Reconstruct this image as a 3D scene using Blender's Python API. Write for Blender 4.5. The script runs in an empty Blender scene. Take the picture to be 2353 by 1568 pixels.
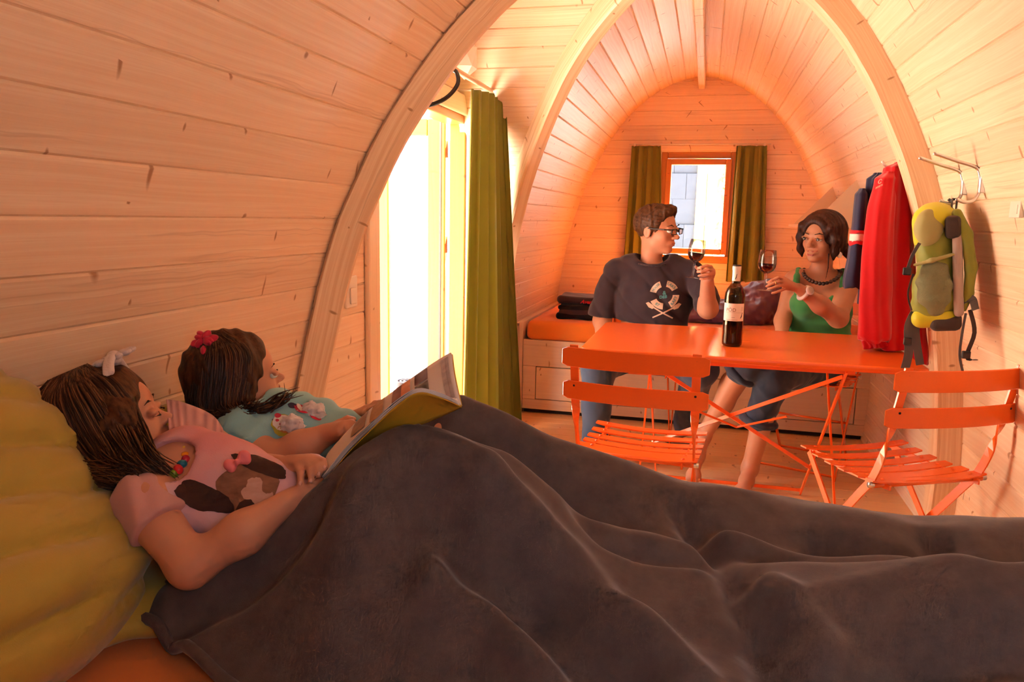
import bpy, bmesh, math, random
import numpy as np
from mathutils import Vector, Matrix
random.seed(7); np.random.seed(7)
SC = bpy.context.scene
COL = SC.collection
# ------------------------------------------------------------------ camera
cam_d = bpy.data.cameras.new('camera'); cam = bpy.data.objects.new('camera', cam_d); COL.objects.link(cam)
cam_d.sensor_fit = 'HORIZONTAL'; cam_d.sensor_width = 36.0; cam_d.lens = 26.53; cam_d.clip_start = 0.02
YAW, PITCH, ROLL = math.radians(14.109), math.radians(-9.2585), math.radians(1.1967)
_f = Vector((-math.sin(YAW)*math.cos(PITCH), math.cos(YAW)*math.cos(PITCH), math.sin(PITCH)))
_r = Vector((math.cos(YAW), math.sin(YAW), 0)); _u = _r.cross(_f)
_r2 = _r*math.cos(ROLL)+_u*math.sin(ROLL); _u2 = -_r*math.sin(ROLL)+_u*math.cos(ROLL)
_m = Matrix((( _r2.x,_u2.x,-_f.x),(_r2.y,_u2.y,-_f.y),(_r2.z,_u2.z,-_f.z))).to_4x4()
_m.translation = Vector((0, 0, 1.205)); cam.matrix_world = _m
SC.camera = cam
# ------------------------------------------------------------------ light
SC.view_settings.view_transform = 'Standard'; SC.view_settings.look = 'None'
SC.view_settings.gamma = 1.0; SC.view_settings.use_curve_mapping = False
SC.view_settings.exposure = 1.70
wd = bpy.data.worlds.new('world'); SC.world = wd; wd.use_nodes = True
bg = wd.node_tree.nodes['Background']; bg.inputs[0].default_value = (0.82, 0.90, 1.0, 1); bg.inputs[1].default_value = 3.0
def sun(name, vec, strength, color, angle):
    l = bpy.data.lights.new(name, 'SUN'); l.energy = strength; l.color = color; l.angle = math.radians(angle)
    o = bpy.data.objects.new(name, l); COL.objects.link(o)
    o.rotation_euler = Vector(vec).to_track_quat('-Z', 'Y').to_euler(); o.location = (-6, 8, 9)
    return o
sun('sun', (-0.16, -0.50, -0.85), 150.0, (1.0, 0.95, 0.88), 0.6)
def portal(name, loc, rot, sx, sy):
    l = bpy.data.lights.new(name, 'AREA'); l.shape = 'RECTANGLE'; l.size = sx; l.size_y = sy; l.cycles.is_portal = True
    o = bpy.data.objects.new(name, l); COL.objects.link(o); o.location = loc; o.rotation_euler = rot
    return o
portal('door_portal', (-1.30, 3.16, 0.86), (0, math.radians(-90), 0), 1.72, 1.2)
portal('window_portal', (-0.082, 5.97, 1.30), (math.radians(-90), 0, 0), 0.62, 0.86)
portal('added_window_portal', (0.33, -0.24, 1.285), (math.radians(90), 0, 0), 0.46, 0.68)  # sky portal of the added, unseen near-wall window
cy = SC.cycles
cy.max_bounces = 8; cy.diffuse_bounces = 5; cy.glossy_bounces = 3; cy.transmission_bounces = 6; cy.transparent_max_bounces = 12
cy.sample_clamp_indirect = 12.0; cy.caustics_reflective = False; cy.caustics_refractive = False
cy.use_denoising = True; cy.use_adaptive_sampling = True; cy.adaptive_threshold = 0.05; cy.adaptive_min_samples = 16

# ------------------------------------------------------------------ helpers
def tag(o, label=None, cat=None, group=None, kind=None):
    if label: o['label'] = label
    if cat: o['category'] = cat
    if group: o['group'] = group
    if kind: o['kind'] = kind
    return o
def empty(name, loc=(0,0,0), rz=0.0):
    o = bpy.data.objects.new(name, None); COL.objects.link(o); o.location = loc; o.rotation_euler = (0,0,rz); o.empty_display_size = .05
    return o
def link(name, me, mat=None, parent=None, smooth=False):
    o = bpy.data.objects.new(name, me); COL.objects.link(o)
    if mat is not None:
        for m in (mat if isinstance(mat, (list, tuple)) else [mat]): me.materials.append(m)
    if parent is not None: o.parent = parent
    if smooth: me.shade_smooth()
    return o
def bevel(o, w=.004, seg=2, ang=35):
    b = o.modifiers.new('bevel', 'BEVEL'); b.width = w; b.segments = seg; b.limit_method = 'ANGLE'; b.angle_limit = math.radians(ang)
    return o
class MB:
    def __init__(s): s.v = []; s.f = []; s.uv = []; s.mi = []; s.cur = 0
    def add(s, vs, fs, uvs=None):
        n = len(s.v); s.v += [tuple(v) for v in vs]
        for i, f in enumerate(fs):
            s.f.append([n+k for k in f]); s.mi.append(s.cur)
            s.uv.append([uvs[k] for k in f] if uvs is not None else None)
        return s
    def box(s, lo, hi):
        x0,y0,z0 = lo; x1,y1,z1 = hi
        return s.add([(x0,y0,z0),(x1,y0,z0),(x1,y1,z0),(x0,y1,z0),(x0,y0,z1),(x1,y0,z1),(x1,y1,z1),(x0,y1,z1)],
            [(0,3,2,1),(4,5,6,7),(0,1,5,4),(1,2,6,5),(2,3,7,6),(3,0,4,7)])
    def prism(s, poly, a, b, fn):
        # poly: 2-D loop; fn(u,v,t) -> xyz ; extruded from t=a to t=b
        n = len(poly)
        vs = [fn(p[0],p[1],a) for p in poly]+[fn(p[0],p[1],b) for p in poly]
        fs = [tuple(range(n-1,-1,-1)), tuple(range(n,2*n))]+[(i,(i+1)%n,n+(i+1)%n,n+i) for i in range(n)]
        return s.add(vs, fs)
    def tube(s, pts, r, seg=8, cap=True, flat=None, up=None):
        pts = [Vector(p) for p in pts]; n = len(pts)
        rs = r if isinstance(r, (list,tuple)) else [r]*n
        ref = Vector(up) if up is not None else Vector((0,0,1)); vs = []
        prevn = None
        for i,p in enumerate(pts):
            t = (pts[min(i+1,n-1)]-pts[max(i-1,0)]).normalized()
            if prevn is None or up is not None:
                a = ref - t*ref.dot(t)
                if a.length < 1e-4: a = Vector((1,0,0)) - t*t.x
            else: a = prevn - t*prevn.dot(t)
            a.normalize(); prevn = a; b = t.cross(a)
            fa, fb = flat if flat else (1,1)
            for k in range(seg):
                an = 2*math.pi*k/seg
                vs.append(p + (a*math.cos(an)*fa + b*math.sin(an)*fb)*rs[i])
        fs = []
        for i in range(n-1):
            for k in range(seg):
                fs.append((i*seg+k, i*seg+(k+1)%seg, (i+1)*seg+(k+1)%seg, (i+1)*seg+k))
        if cap: fs += [tuple(range(seg-1,-1,-1)), tuple((n-1)*seg+k for k in range(seg))]
        return s.add(vs, fs)
    def bar(s, pts, w, t, up):
        # flat bar: width w along 'up'-ish, thickness t across
        pts = [Vector(p) for p in pts]; n = len(pts); ups = up if isinstance(up, list) else [up]*n; vs = []
        for i,p in enumerate(pts):
            d = (pts[min(i+1,n-1)]-pts[max(i-1,0)]).normalized(); a = Vector(ups[i]); a = (a - d*a.dot(d)).normalized(); b = d.cross(a)
            for (sa,sb) in ((1,1),(1,-1),(-1,-1),(-1,1)): vs.append(p+a*(sa*w/2)+b*(sb*t/2))
        fs = [(i*4+k, i*4+(k+1)%4, (i+1)*4+(k+1)%4, (i+1)*4+k) for i in range(n-1) for k in range(4)]
        fs += [(3,2,1,0), tuple((n-1)*4+k for k in range(4))]
        return s.add(vs, fs)
    def lathe(s, prof, c=(0,0,0), seg=32, close=False):
        vs = []; fs = []; n = len(prof)
        for (r,z) in prof:
            for k in range(seg):
                a = 2*math.pi*k/seg; vs.append((c[0]+r*math.cos(a), c[1]+r*math.sin(a), c[2]+z))
        for i in range(n-1 if not close else n):
            for k in range(seg):
                j = (i+1)%n
                fs.append((i*seg+k, i*seg+(k+1)%seg, j*seg+(k+1)%seg, j*seg+k))
        return s.add(vs, fs)
    def grid(s, fn, nu, nv, wrap=False):
        vs = [fn(i/(nu-1), j/(nv-1)) for i in range(nu) for j in range(nv)]
        uv = [(i/(nu-1), j/(nv-1)) for i in range(nu) for j in range(nv)]
        fs = [(i*nv+j, (i+1)*nv+j, (i+1)*nv+j+1, i*nv+j+1) for i in range(nu-1) for j in range(nv-1)]
        return s.add(vs, fs, uv)
    def mesh(s, name):
        me = bpy.data.meshes.new(name); me.from_pydata(s.v, [], s.f)
        if any(u is not None for u in s.uv):
            l = me.uv_layers.new(name='UVMap'); d = []
            for f,u in zip(s.f, s.uv):
                d += [c for q in (u if u is not None else [(0,0)]*len(f)) for c in q]
            l.data.foreach_set('uv', d)
        if any(s.mi): me.polygons.foreach_set('material_index', s.mi)
        me.update(); return me
    def build(s, name, mat, parent=None, smooth=False, bev=0, recalc=True):
        me = s.mesh(name)
        if recalc:
            b = bmesh.new(); b.from_mesh(me); bmesh.ops.recalc_face_normals(b, faces=b.faces); b.to_mesh(me); b.free()
        o = link(name, me, mat, parent, smooth)
        if bev: bevel(o, bev)
        return o
def copy_tree(o, parent=None):
    c = o.copy(); COL.objects.link(c)
    if parent is not None: c.parent = parent
    for ch in o.children: copy_tree(ch, c)
    return c
def catmull(pts, n):
    P = [Vector(p) for p in pts]; out = []
    m = len(P)-1
    for i in range(n):
        t = i/(n-1)*m; k = min(int(t), m-1); u = t-k
        p0,p1,p2,p3 = P[max(k-1,0)],P[k],P[k+1],P[min(k+2,m)]
        out.append(0.5*((2*p1)+(p2-p0)*u+(2*p0-5*p1+4*p2-p3)*u*u+(3*p1-p0-3*p2+p3)*u**3))
    return out

# ------------------------------------------------------------------ signed-distance bodies -> one continuous mesh
class SDF:
    """smooth union of round cones / ellipsoids; evaluated on numpy points (N,3)"""
    def __init__(s, k=.02): s.k = k; s.ops = []
    def cone(s, a, b, ra, rb, k=None): s.ops.append(('c', np.array(a,float), np.array(b,float), ra, rb, k or s.k)); return s
    def chain(s, pts, rs, k=None):
        for i in range(len(pts)-1): s.cone(pts[i], pts[i+1], rs[i], rs[i+1], k)
        return s
    def ell(s, c, r, M=None, k=None): s.ops.append(('e', np.array(c,float), np.array(r,float), None if M is None else np.array(M,float), k or s.k)); return s
    def box(s, c, r, rad, M=None, k=None): s.ops.append(('b', np.array(c,float), np.array(r,float), None if M is None else np.array(M,float), rad, k or s.k)); return s
    def sub(s, c, r, M=None, k=.01): s.ops.append(('s', np.array(c,float), np.array(r,float), None if M is None else np.array(M,float), k)); return s
    def cut(s, p, n, k=.003): s.ops.append(('p', np.array(p,float), np.array(n,float)/np.linalg.norm(n), k)); return s
    def disp(s, fn): s.ops.append(('d', fn)); return s
    @staticmethod
    def _ell(P, c, r, M):
        q = P-c
        if M is not None: q = q@M        # M columns = local axes
        k0 = np.sqrt(((q/r)**2).sum(1)); k1 = np.sqrt(((q/(r*r))**2).sum(1))
        return k0*(k0-1.0)/np.maximum(k1,1e-9)
    def prune(s, cen, R):
        keep = []
        for o in s.ops:
            if o[0] in 'ceb':
                q = SDF(s.k); q.ops = [o]; e = q(cen)
                if e.min() > R*1.6+o[-1]+.004: continue
            keep.append(o)
        q = SDF(s.k); q.ops = keep; return q
    def __call__(s, P):
        d = np.full(len(P), 1.0)
        for o in s.ops:
            if o[0] == 'c':
                _,a,b,ra,rb,k = o; ba = b-a; l2 = max(ba@ba,1e-12); h = np.clip(((P-a)@ba)/l2,0,1)
                e = np.sqrt(((P-a-h[:,None]*ba)**2).sum(1)) - (ra+(rb-ra)*h)
            elif o[0] == 'e': e = s._ell(P,o[1],o[2],o[3]); k = o[4]
            elif o[0] == 'b':
                q = P-o[1]
                if o[3] is not None: q = q@o[3]
                q = np.abs(q)-(o[2]-o[4]); e = np.sqrt((np.maximum(q,0)**2).sum(1))+np.minimum(q.max(1),0)-o[4]; k = o[5]
            elif o[0] == 's':
                e = -s._ell(P,o[1],o[2],o[3]); k = o[4]
                h = np.maximum(k-np.abs(d-e),0)/k; d = np.maximum(d,e)+h*h*k*.25; continue
            elif o[0] == 'p':
                e = (P-o[1])@o[2]; k = o[3]
                h = np.maximum(k-np.abs(d-e),0)/k; d = np.maximum(d,e)+h*h*k*.25; continue
            elif o[0] == 'd':
                near = np.abs(d) < .05
                if near.any(): d[near] = d[near]+o[1](P[near])
                continue
            h = np.maximum(k-np.abs(d-e),0)/k; d = np.minimum(d,e)-h*h*k*.25
        return d
    def bounds(s):
        lo = np.full(3,1e9); hi = -lo
        for o in s.ops:
            if o[0]=='c':
                for p,r in ((o[1],o[3]),(o[2],o[4])): lo = np.minimum(lo,p-r); hi = np.maximum(hi,p+r)
            elif o[0] in 'eb': r = np.max(o[2]); lo = np.minimum(lo,o[1]-r); hi = np.maximum(hi,o[1]+r)
        return lo-.03, hi+.03
    def arrays(s, h, B=10, lo=None, hi=None):
        b0,b1 = s.bounds(); lo = b0 if lo is None else np.maximum(b0,lo); hi = b1 if hi is None else np.minimum(b1,hi)
        nb = np.ceil((hi-lo)/(h*B)).astype(int)
        I = np.stack(np.meshgrid(*[np.arange(n) for n in nb], indexing='ij'),-1).reshape(-1,3)
        cen = lo+(I+.5)*h*B
        dc = np.concatenate([s(cen[i:i+200000]) for i in range(0,len(cen),200000)])
        I = I[np.abs(dc) < h*B*.5*1.7321*1.5+.012]
        g = np.stack(np.meshgrid(*[np.arange(B+1)]*3, indexing='ij'),-1)
        N = nb*B+2
        gid = lambda c: (c[...,0]*N[1]+c[...,1])*N[2]+c[...,2]
        cid=[]; cpos=[]; edges=[]
        corners = [(a,b,c) for a in (0,1) for b in (0,1) for c in (0,1)]
        ce = [(p,q) for p in range(8) for q in range(p+1,8) if sum(abs(x-y) for x,y in zip(corners[p],corners[q]))==1]
        for st in range(0,len(I),24):
            J = I[st:st+24]; base = J[:,None,None,None,:]*B+g[None]
            D = s.prune(lo+(J+.5)*h*B, h*B*.87)((lo+base.reshape(-1,3)*h)).reshape(len(J),B+1,B+1,B+1)
            V = np.stack([D[:,a:a+B,b:b+B,c:c+B] for a,b,c in corners],-1); S = V<0
            act = S.any(-1)&~S.all(-1)
            if not act.any(): continue
            v = V[act]; sg = S[act]; idx = base[:,:B,:B,:B][act]
            num = np.zeros((len(v),3)); cnt = np.zeros(len(v))
            for p,q in ce:
                m = sg[:,p]!=sg[:,q]; t = np.where(m, v[:,p]/np.where(m, v[:,p]-v[:,q],1),0)
                pt = np.array(corners[p])[None]+t[:,None]*(np.array(corners[q])-np.array(corners[p]))[None]
                num += pt*m[:,None]; cnt += m
            cid.append(gid(idx)); cpos.append(lo+(idx+num/cnt[:,None])*h)
            for ax in range(3):
                q = [0,0,0]; q[ax]=1; qi = corners.index(tuple(q)); m = sg[:,0]!=sg[:,qi]
                if m.any(): edges.append((ax, idx[m], sg[m,0]))
        cid = np.concatenate(cid); cpos = np.concatenate(cpos); od = np.argsort(cid); cid = cid[od]; cpos = cpos[od]
        F = []
        for ax,idx,s0 in edges:
            u,w = [(1,2),(2,0),(0,1)][ax]; q = []
            for du,dw in ((-1,-1),(0,-1),(0,0),(-1,0)):
                c = idx.copy(); c[:,u]+=du; c[:,w]+=dw; k = gid(c); p = np.searchsorted(cid,k); p = np.minimum(p,len(cid)-1)
                q.append(np.where(cid[p]==k,p,-1))
            q = np.stack(q,1); q[~s0] = q[~s0][:,::-1]; F.append(q[(q>=0).all(1)])
        F = np.concatenate(F)
        return cpos, F
    def build(s, name, mat, parent=None, h=.006, relax=1, lo=None, hi=None):
        V,F = s.arrays(h, lo=lo, hi=hi)
        for _ in range(relax):
            acc = np.zeros_like(V); cn = np.zeros(len(V))
            for a,b in ((0,1),(1,2),(2,3),(3,0)):
                np.add.at(acc,F[:,a],V[F[:,b]]); np.add.at(acc,F[:,b],V[F[:,a]]); np.add.at(cn,F[:,a],1); np.add.at(cn,F[:,b],1)
            V = V*.5+.5*acc/np.maximum(cn,1)[:,None]
        me = bpy.data.meshes.new(name)
        me.vertices.add(len(V)); me.vertices.foreach_set('co', V.astype(np.float32).ravel())
        me.loops.add(F.size); me.polygons.add(len(F))
        me.loops.foreach_set('vertex_index', F.astype(np.int32).ravel())
        me.polygons.foreach_set('loop_start', np.arange(0,F.size,4,dtype=np.int32))
        me.update(calc_edges=True); me.validate(); me.shade_smooth()
        return link(name, me, mat, parent)
def smooth_noise(P, s=1.0, seed=0):
    """cheap smooth pseudo-noise from sines, about -1..1"""
    r = np.random.RandomState(seed); out = np.zeros(len(P))
    for i in range(5):
        k = r.normal(size=3); k = k/np.linalg.norm(k)*s*(1+.6*i); out += np.sin(P@k+r.rand()*6.28)/(1+.5*i)
    return out/2.2

# ------------------------------------------------------------------ materials
class NT:
    def __init__(s, name):
        s.m = bpy.data.materials.new(name); s.m.use_nodes = True; s.t = s.m.node_tree; s.n = s.t.nodes; s.l = s.t.links
        s.b = s.n['Principled BSDF']; s.out = s.n['Material Output']
    def node(s, ty, **k):
        o = s.n.new(ty)
        for a,v in k.items():
            if a.startswith('i_'):
                key = a[2:]; key = int(key) if key.isdigit() else key.replace('_',' ')
                o.inputs[key].default_value = v
            else: setattr(o,a,v)
        return o
    def link(s, a, b): s.l.new(a, b)
    def math(s, op, a, b=None, c=None, clamp=False):
        o = s.n.new('ShaderNodeMath'); o.operation = op; o.use_clamp = clamp
        for i,x in enumerate((a,b,c)):
            if x is None: continue
            if isinstance(x,(int,float)): o.inputs[i].default_value = x
            else: s.l.new(x,o.inputs[i])
        return o.outputs[0]
    def mix(s, fac, a, b, mode='MIX'):
        o = s.n.new('ShaderNodeMix'); o.data_type = 'RGBA'; o.blend_type = mode
        for i,x in ((0,fac),(6,a),(7,b)):
            if isinstance(x,(int,float)): o.inputs[i].default_value = x
            elif isinstance(x,(tuple,list)): o.inputs[i].default_value = (*x[:3],1)
            else: s.l.new(x,o.inputs[i])
        return o.outputs[2]
    def ramp(s, fac, stops):
        o = s.n.new('ShaderNodeValToRGB'); e = o.color_ramp.elements
        while len(e) < len(stops): e.new(.5)
        for x,(p,c) in zip(e,stops): x.position = p; x.color = (*c[:3],1) if isinstance(c,(tuple,list)) else (c,c,c,1)
        s.l.new(fac,o.inputs[0]); return o.outputs[0]
    def mapping(s, src, scale=(1,1,1), loc=(0,0,0), rot=(0,0,0)):
        o = s.node('ShaderNodeMapping'); o.inputs['Scale'].default_value = scale; o.inputs['Location'].default_value = loc; o.inputs['Rotation'].default_value = rot
        s.l.new(src,o.inputs['Vector']); return o.outputs[0]
    def noise(s, vec, scale=5, detail=3, rough=.5, dist=0):
        o = s.node('ShaderNodeTexNoise', i_Scale=scale, i_Detail=detail, i_Roughness=rough, i_Distortion=dist)
        if vec is not None: s.l.new(vec,o.inputs['Vector'])
        return o.outputs[0]
    def coord(s, w='Object'): return s.node('ShaderNodeTexCoord').outputs[w]
    def bump(s, h, strength=.2, dist=.01):
        o = s.node('ShaderNodeBump', i_Strength=strength, i_Distance=dist); s.l.new(h,o.inputs['Height']); s.l.new(o.outputs[0], s.b.inputs['Normal']); return o
    def set(s, col=None, rough=None, metal=None, spec=None, **k):
        def put(key,v):
            if v is None: return
            if isinstance(v,(int,float)): s.b.inputs[key].default_value = v
            elif isinstance(v,(tuple,list)): s.b.inputs[key].default_value = (*v[:3],1)
            else: s.l.new(v,s.b.inputs[key])
        put('Base Color',col); put('Roughness',rough); put('Metallic',metal); put('Specular IOR Level',spec)
        for a,v in k.items(): put(a.replace('_',' '),v)
        return s.m
def plain(name, col, rough=.5, metal=0.0, spec=.5, var=.0, scale=30, bump=0.0):
    n = NT(name)
    if var or bump:
        f = n.noise(n.coord(), scale, 4)
        if var: n.set(n.mix(f, tuple(c*(1-var) for c in col), tuple(min(1,c*(1+var)) for c in col)))
        else: n.set(col)
        if bump: n.bump(f, bump, .004)
    else: n.set(col)
    return n.set(None, rough, metal, spec)
def pine(name, light, dark, knot, rough=.42, grain=1.0, spec=.4):
    """softwood on UVs in metres: u along the board, v across"""
    n = NT(name); uv = n.coord('UV')
    info = n.node('ShaderNodeObjectInfo')
    warp = n.noise(n.mapping(uv,(1.6,5,1)), 1.0, 1)
    sep = n.node('ShaderNodeSeparateXYZ'); n.link(uv, sep.inputs[0])
    v2 = n.math('ADD', sep.outputs[1], n.math('MULTIPLY', warp, .05))
    cmb = n.node('ShaderNodeCombineXYZ'); n.link(n.math('MULTIPLY',sep.outputs[0],.5), cmb.inputs[0]); n.link(n.math('MULTIPLY',v2,90.0), cmb.inputs[1])
    g = n.noise(cmb.outputs[0], 1.0, 2, .6)
    g = n.ramp(g, [(.35,0),(.62,1)])
    fine = n.noise(n.mapping(uv,(6,520,1)), 1.0, 1)
    band = n.noise(n.mapping(uv,(.35,14,1)), 1.0, 0)
    c = n.mix(n.math('MULTIPLY', g, .60*grain), light, dark)
    c = n.mix(n.math('MULTIPLY', n.ramp(fine,[(.42,0),(.68,1)]), .42*grain), c, dark)
    c = n.mix(n.math('MULTIPLY', n.ramp(band,[(.4,0),(.7,1)]), .16*grain), c, dark)
    # per board tone
    tone = n.math('MULTIPLY_ADD', info.outputs['Random'], .12, .94)
    hs = n.node('ShaderNodeHueSaturation'); n.link(c, hs.inputs['Color']); n.link(tone, hs.inputs['Value']); c = hs.outputs[0]
    # spike knots: short dark strokes across the grain
    nz = n.node('ShaderNodeTexNoise', i_Scale=14.0, i_Detail=0.0); n.link(uv, nz.inputs['Vector'])
    off = n.node('ShaderNodeVectorMath', operation='MULTIPLY_ADD'); n.link(nz.outputs[1], off.inputs[0]); off.inputs[1].default_value = (.03,.012,0); n.link(uv, off.inputs[2])
    wuv = n.mapping(off.outputs[0],(3.6,11.0,1))
    vo = n.node('ShaderNodeTexVoronoi', i_Scale=1.0); n.link(wuv, vo.inputs['Vector'])
    d = n.node('ShaderNodeVectorMath', operation='SUBTRACT'); n.link(wuv, d.inputs[0]); n.link(vo.outputs['Position'], d.inputs[1])
    s2 = n.node('ShaderNodeSeparateXYZ'); n.link(d.outputs[0], s2.inputs[0])
    vcol = n.node('ShaderNodeSeparateColor'); n.link(vo.outputs['Color'], vcol.inputs[0])
    ex = n.math('MULTIPLY', s2.outputs[0], n.math('MULTIPLY_ADD', vcol.outputs[0], 40.0, 26.0)); ey = n.math('MULTIPLY', s2.outputs[1], n.math('MULTIPLY_ADD', vcol.outputs[1], 9.0, 2.0))
    rr = n.math('SQRT', n.math('ADD', n.math('MULTIPLY',ex,ex), n.math('MULTIPLY',ey,ey)))
    kn = n.math('SUBTRACT', 1.0, rr, clamp=True)
    has = n.math('GREATER_THAN', vcol.outputs[2], .45)
    kn = n.math('MULTIPLY', n.ramp(kn,[(.0,0),(.55,1)]), has)
    c = n.mix(n.math('MULTIPLY',kn,.9), c, knot)
    # resin streaks: a few long dark lines along the grain
    st = n.noise(n.mapping(wuv,(.10,2.6,1)), 1.0, 1); st = n.ramp(st,[(.645,0),(.665,1),(.69,.2),(.70,0)])
    c = n.mix(n.math('MULTIPLY',st,.28*grain), c, knot)
    n.set(c, rough, 0, spec)
    return n.m
M = {}
M['pine'] = pine('pine_boards', (.88,.69,.52), (.77,.51,.33), (.40,.19,.09))
M['pine_rib'] = pine('pine_laminated_rib', (.88,.69,.50), (.72,.46,.27), (.40,.20,.09), grain=1.3)
M['pine_floor'] = pine('pine_floor', (.88,.57,.28), (.76,.42,.17), (.38,.15,.05), rough=.30)
M['pine_panel'] = pine('pine_panel', (.84,.64,.46), (.74,.52,.35), (.42,.22,.11), grain=.7)
M['larch'] = pine('larch_frame', (.62,.24,.035), (.48,.16,.02), (.36,.11,.02), rough=.3)

# ------------------------------------------------------------------ the pod shell
X0, YC, XD, YF, YN = -0.092, 2.97, -1.19, 5.85, -0.12
ARN, ARF = 1.10, 0.985          # plan slope of the two groins of the door bay
PROF = [(2.245,0),(2.226,.113),(2.197,.207),(2.153,.294),(2.099,.373),(2.037,.450),(1.969,.517),(1.894,.580),(1.812,.635),(1.731,.685),(1.644,.731),
 (1.556,.774),(1.468,.814),(1.377,.849),(1.284,.880),(1.191,.910),(1.096,.933),(1.003,.952),(.910,.968),(.818,.983),(.725,.997),(.630,1.009),(.535,1.018),
 (.440,1.025),(.343,1.030),(.246,1.031),(.150,1.028),(.053,1.020),(-.03,1.010)]
_pz = np.array([p[0] for p in PROF][::-1]); _pw = np.array([p[1] for p in PROF][::-1])
def HW(z): return float(np.interp(z,_pz,_pw))
def _normals(P):
    out = []
    for i in range(len(P)):
        a = P[max(i-1,0)]; b = P[min(i+1,len(P)-1)]; t = Vector((b[1]-a[1], b[0]-a[0])).normalized()   # (dw, dz)
        out.append((t.y, -t.x) if i else (0,-1.0))     # inward: smaller w, lower z at apex
    return out
_nrm = _normals(PROF)            # (n_w, n_z) pointing into the room
CH = .0042
def vault_board(i):
    """section of board i as list of (w,z): surface points, chamfers, back"""
    (za,wa),(zb,wb) = PROF[i],PROF[i+1]; na,nb = _nrm[i],_nrm[i+1]
    a = Vector((wa,za)); b = Vector((wb,zb)); t = (b-a).normalized(); na = Vector(na); nb = Vector(nb)
    return [a-na*.018, a-na*CH, a+t*CH*1.1, b-t*CH*1.1, b-nb*CH, b-nb*.018]
def board_mesh(name, sec, fn, e0, e1):
    """sec: section pts; fn(p, e) -> xyz where e end value; e0,e1: functions of p"""
    n = len(sec); A = [fn(p,e0(p)) for p in sec]; B = [fn(p,e1(p)) for p in sec]
    off = (random.random()*40, random.random()*40)
    mb = MB(); us = []; acc = 0
    for k in range(n):
        us.append(acc); acc += (Vector(sec[(k+1)%n])-Vector(sec[k])).length
    fs = [tuple(range(n-1,-1,-1)), tuple(range(n,2*n))]+[(i,(i+1)%n,n+(i+1)%n,n+i) for i in range(n)]
    uv = []
    for k in range(n): uv.append((e0(sec[k])+off[0], us[k]+off[1]))
    for k in range(n): uv.append((e1(sec[k])+off[0], us[k]+off[1]))
    mb.add(A+B, fs, uv)
    return mb.mesh(name)
def struct(name): return tag(empty(name), kind='structure')
def put_board(parent, me, mat='pine', name='board'):
    b = bmesh.new(); b.from_mesh(me); bmesh.ops.recalc_face_normals(b, faces=b.faces); b.to_mesh(me); b.free()
    return link(name, me, M[mat], parent)
NB = len(PROF)-1
wl = struct('wall_left'); wr = struct('wall_right'); wd_ = struct('wall_door_bay')
for i in range(NB):
    sec = vault_board(i)
    # right half: one run in front of the rib, one behind
    fr = lambda p,e: (X0+p.x, e, p.y)
    put_board(wr, board_mesh('board', sec, fr, lambda p: YN, lambda p: YC))
    put_board(wr, board_mesh('board', sec, fr, lambda p: YC, lambda p: YF+.02))
    fl = lambda p,e: (X0-p.x, e, p.y)
    put_board(wl, board_mesh('board', sec, fl, lambda p: YN, lambda p: YC-ARN*max(p.x,0)))
    put_board(wl, board_mesh('board', sec, fl, lambda p: YC+ARF*max(p.x,0), lambda p: YF+.02))
    for sg in (-1,1):
        fd = lambda p,e: (e, YC+sg*(ARF if sg>0 else ARN)*p.x, p.y)
        put_board(wd_, board_mesh('board', sec, fd, lambda p: XD-.03, lambda p: X0-max(p.x,0)))
def end_wall(parent, rows, fn, ext, hole, thick=.02, off=0.0):
    """horizontal boards; ext(z)->(lo,hi); hole=(lo,hi,z0,z1) or None; fn(t,d,z)->xyz, d = depth behind the face"""
    for (z0,z1) in rows:
        segs = []
        e0,e1 = ext(z0),ext(z1)
        if hole and z1 > hole[2]+1e-4 and z0 < hole[3]-1e-4:
            segs = [((e0[0],hole[0]),(e1[0],hole[0])), ((hole[1],e0[1]),(hole[1],e1[1]))]
            # strips of the same board above / below the hole when it is cut part-way
            if z0 < hole[2]-.004: segs.append(('part',z0,hole[2]))
            if z1 > hole[3]+.004: segs.append(('part',hole[3],z1))
        else: segs = [(e0,e1)]
        for sgm in segs:
            za,zb = z0,z1
            if sgm[0]=='part': za,zb = sgm[1],sgm[2]; A=B=(hole[0],hole[1])
            else: A,B = sgm
            if A[1]-A[0] < .01 and B[1]-B[0] < .01: continue
            o = (random.random()*40, random.random()*40); c = CH
            def pt(r,d,zz):  # r in {0,1}
                q = (zz-za)/max(zb-za,1e-6); return fn((A[r]*(1-q)+B[r]*q), d, zz)
            secv = [(thick,za),(c,za),(0,za+c),(0,zb-c),(c,zb),(thick,zb)]
            V = [pt(0,d,z) for d,z in secv]+[pt(1,d,z) for d,z in secv]
            uv = [(A[0]+o[0],z+d+o[1]) for d,z in secv]+[(A[1]+o[0],z+d+o[1]) for d,z in secv]
            n = 6; fs = [tuple(range(n-1,-1,-1)), tuple(range(n,2*n))]+[(i,(i+1)%n,n+(i+1)%n,n+i) for i in range(n)]
            put_board(parent, MB().add(V,fs,uv).mesh('board'))
rows = []; z = -.03
BH = .1045
zr = [2.245]+[2.216-BH*k for k in range(22)]; zr = [q for q in zr if q>-.03]+[-.03]
rows = [(zr[i+1],zr[i]) for i in range(len(zr)-1)]
WIN = (-.352,.188,.905,1.712)     # clear opening x0,x1,z0,z1
NWIN = (.10,.56,.95,1.62)    # unseen window added in the near wall, placed for side light
wf = struct('wall_far'); wn = struct('wall_near')
ext_main = lambda z: (X0-HW(z)-.03, X0+HW(z)+.03)
end_wall(wf, rows, lambda t,d,z: (t,YF+d,z), ext_main, WIN, .05)
end_wall(wn, rows, lambda t,d,z: (t,YN-d,z), ext_main, NWIN, .05)
DOOR = (2.575,3.745,-.03,1.71)
wdr = struct('wall_door')
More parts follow.
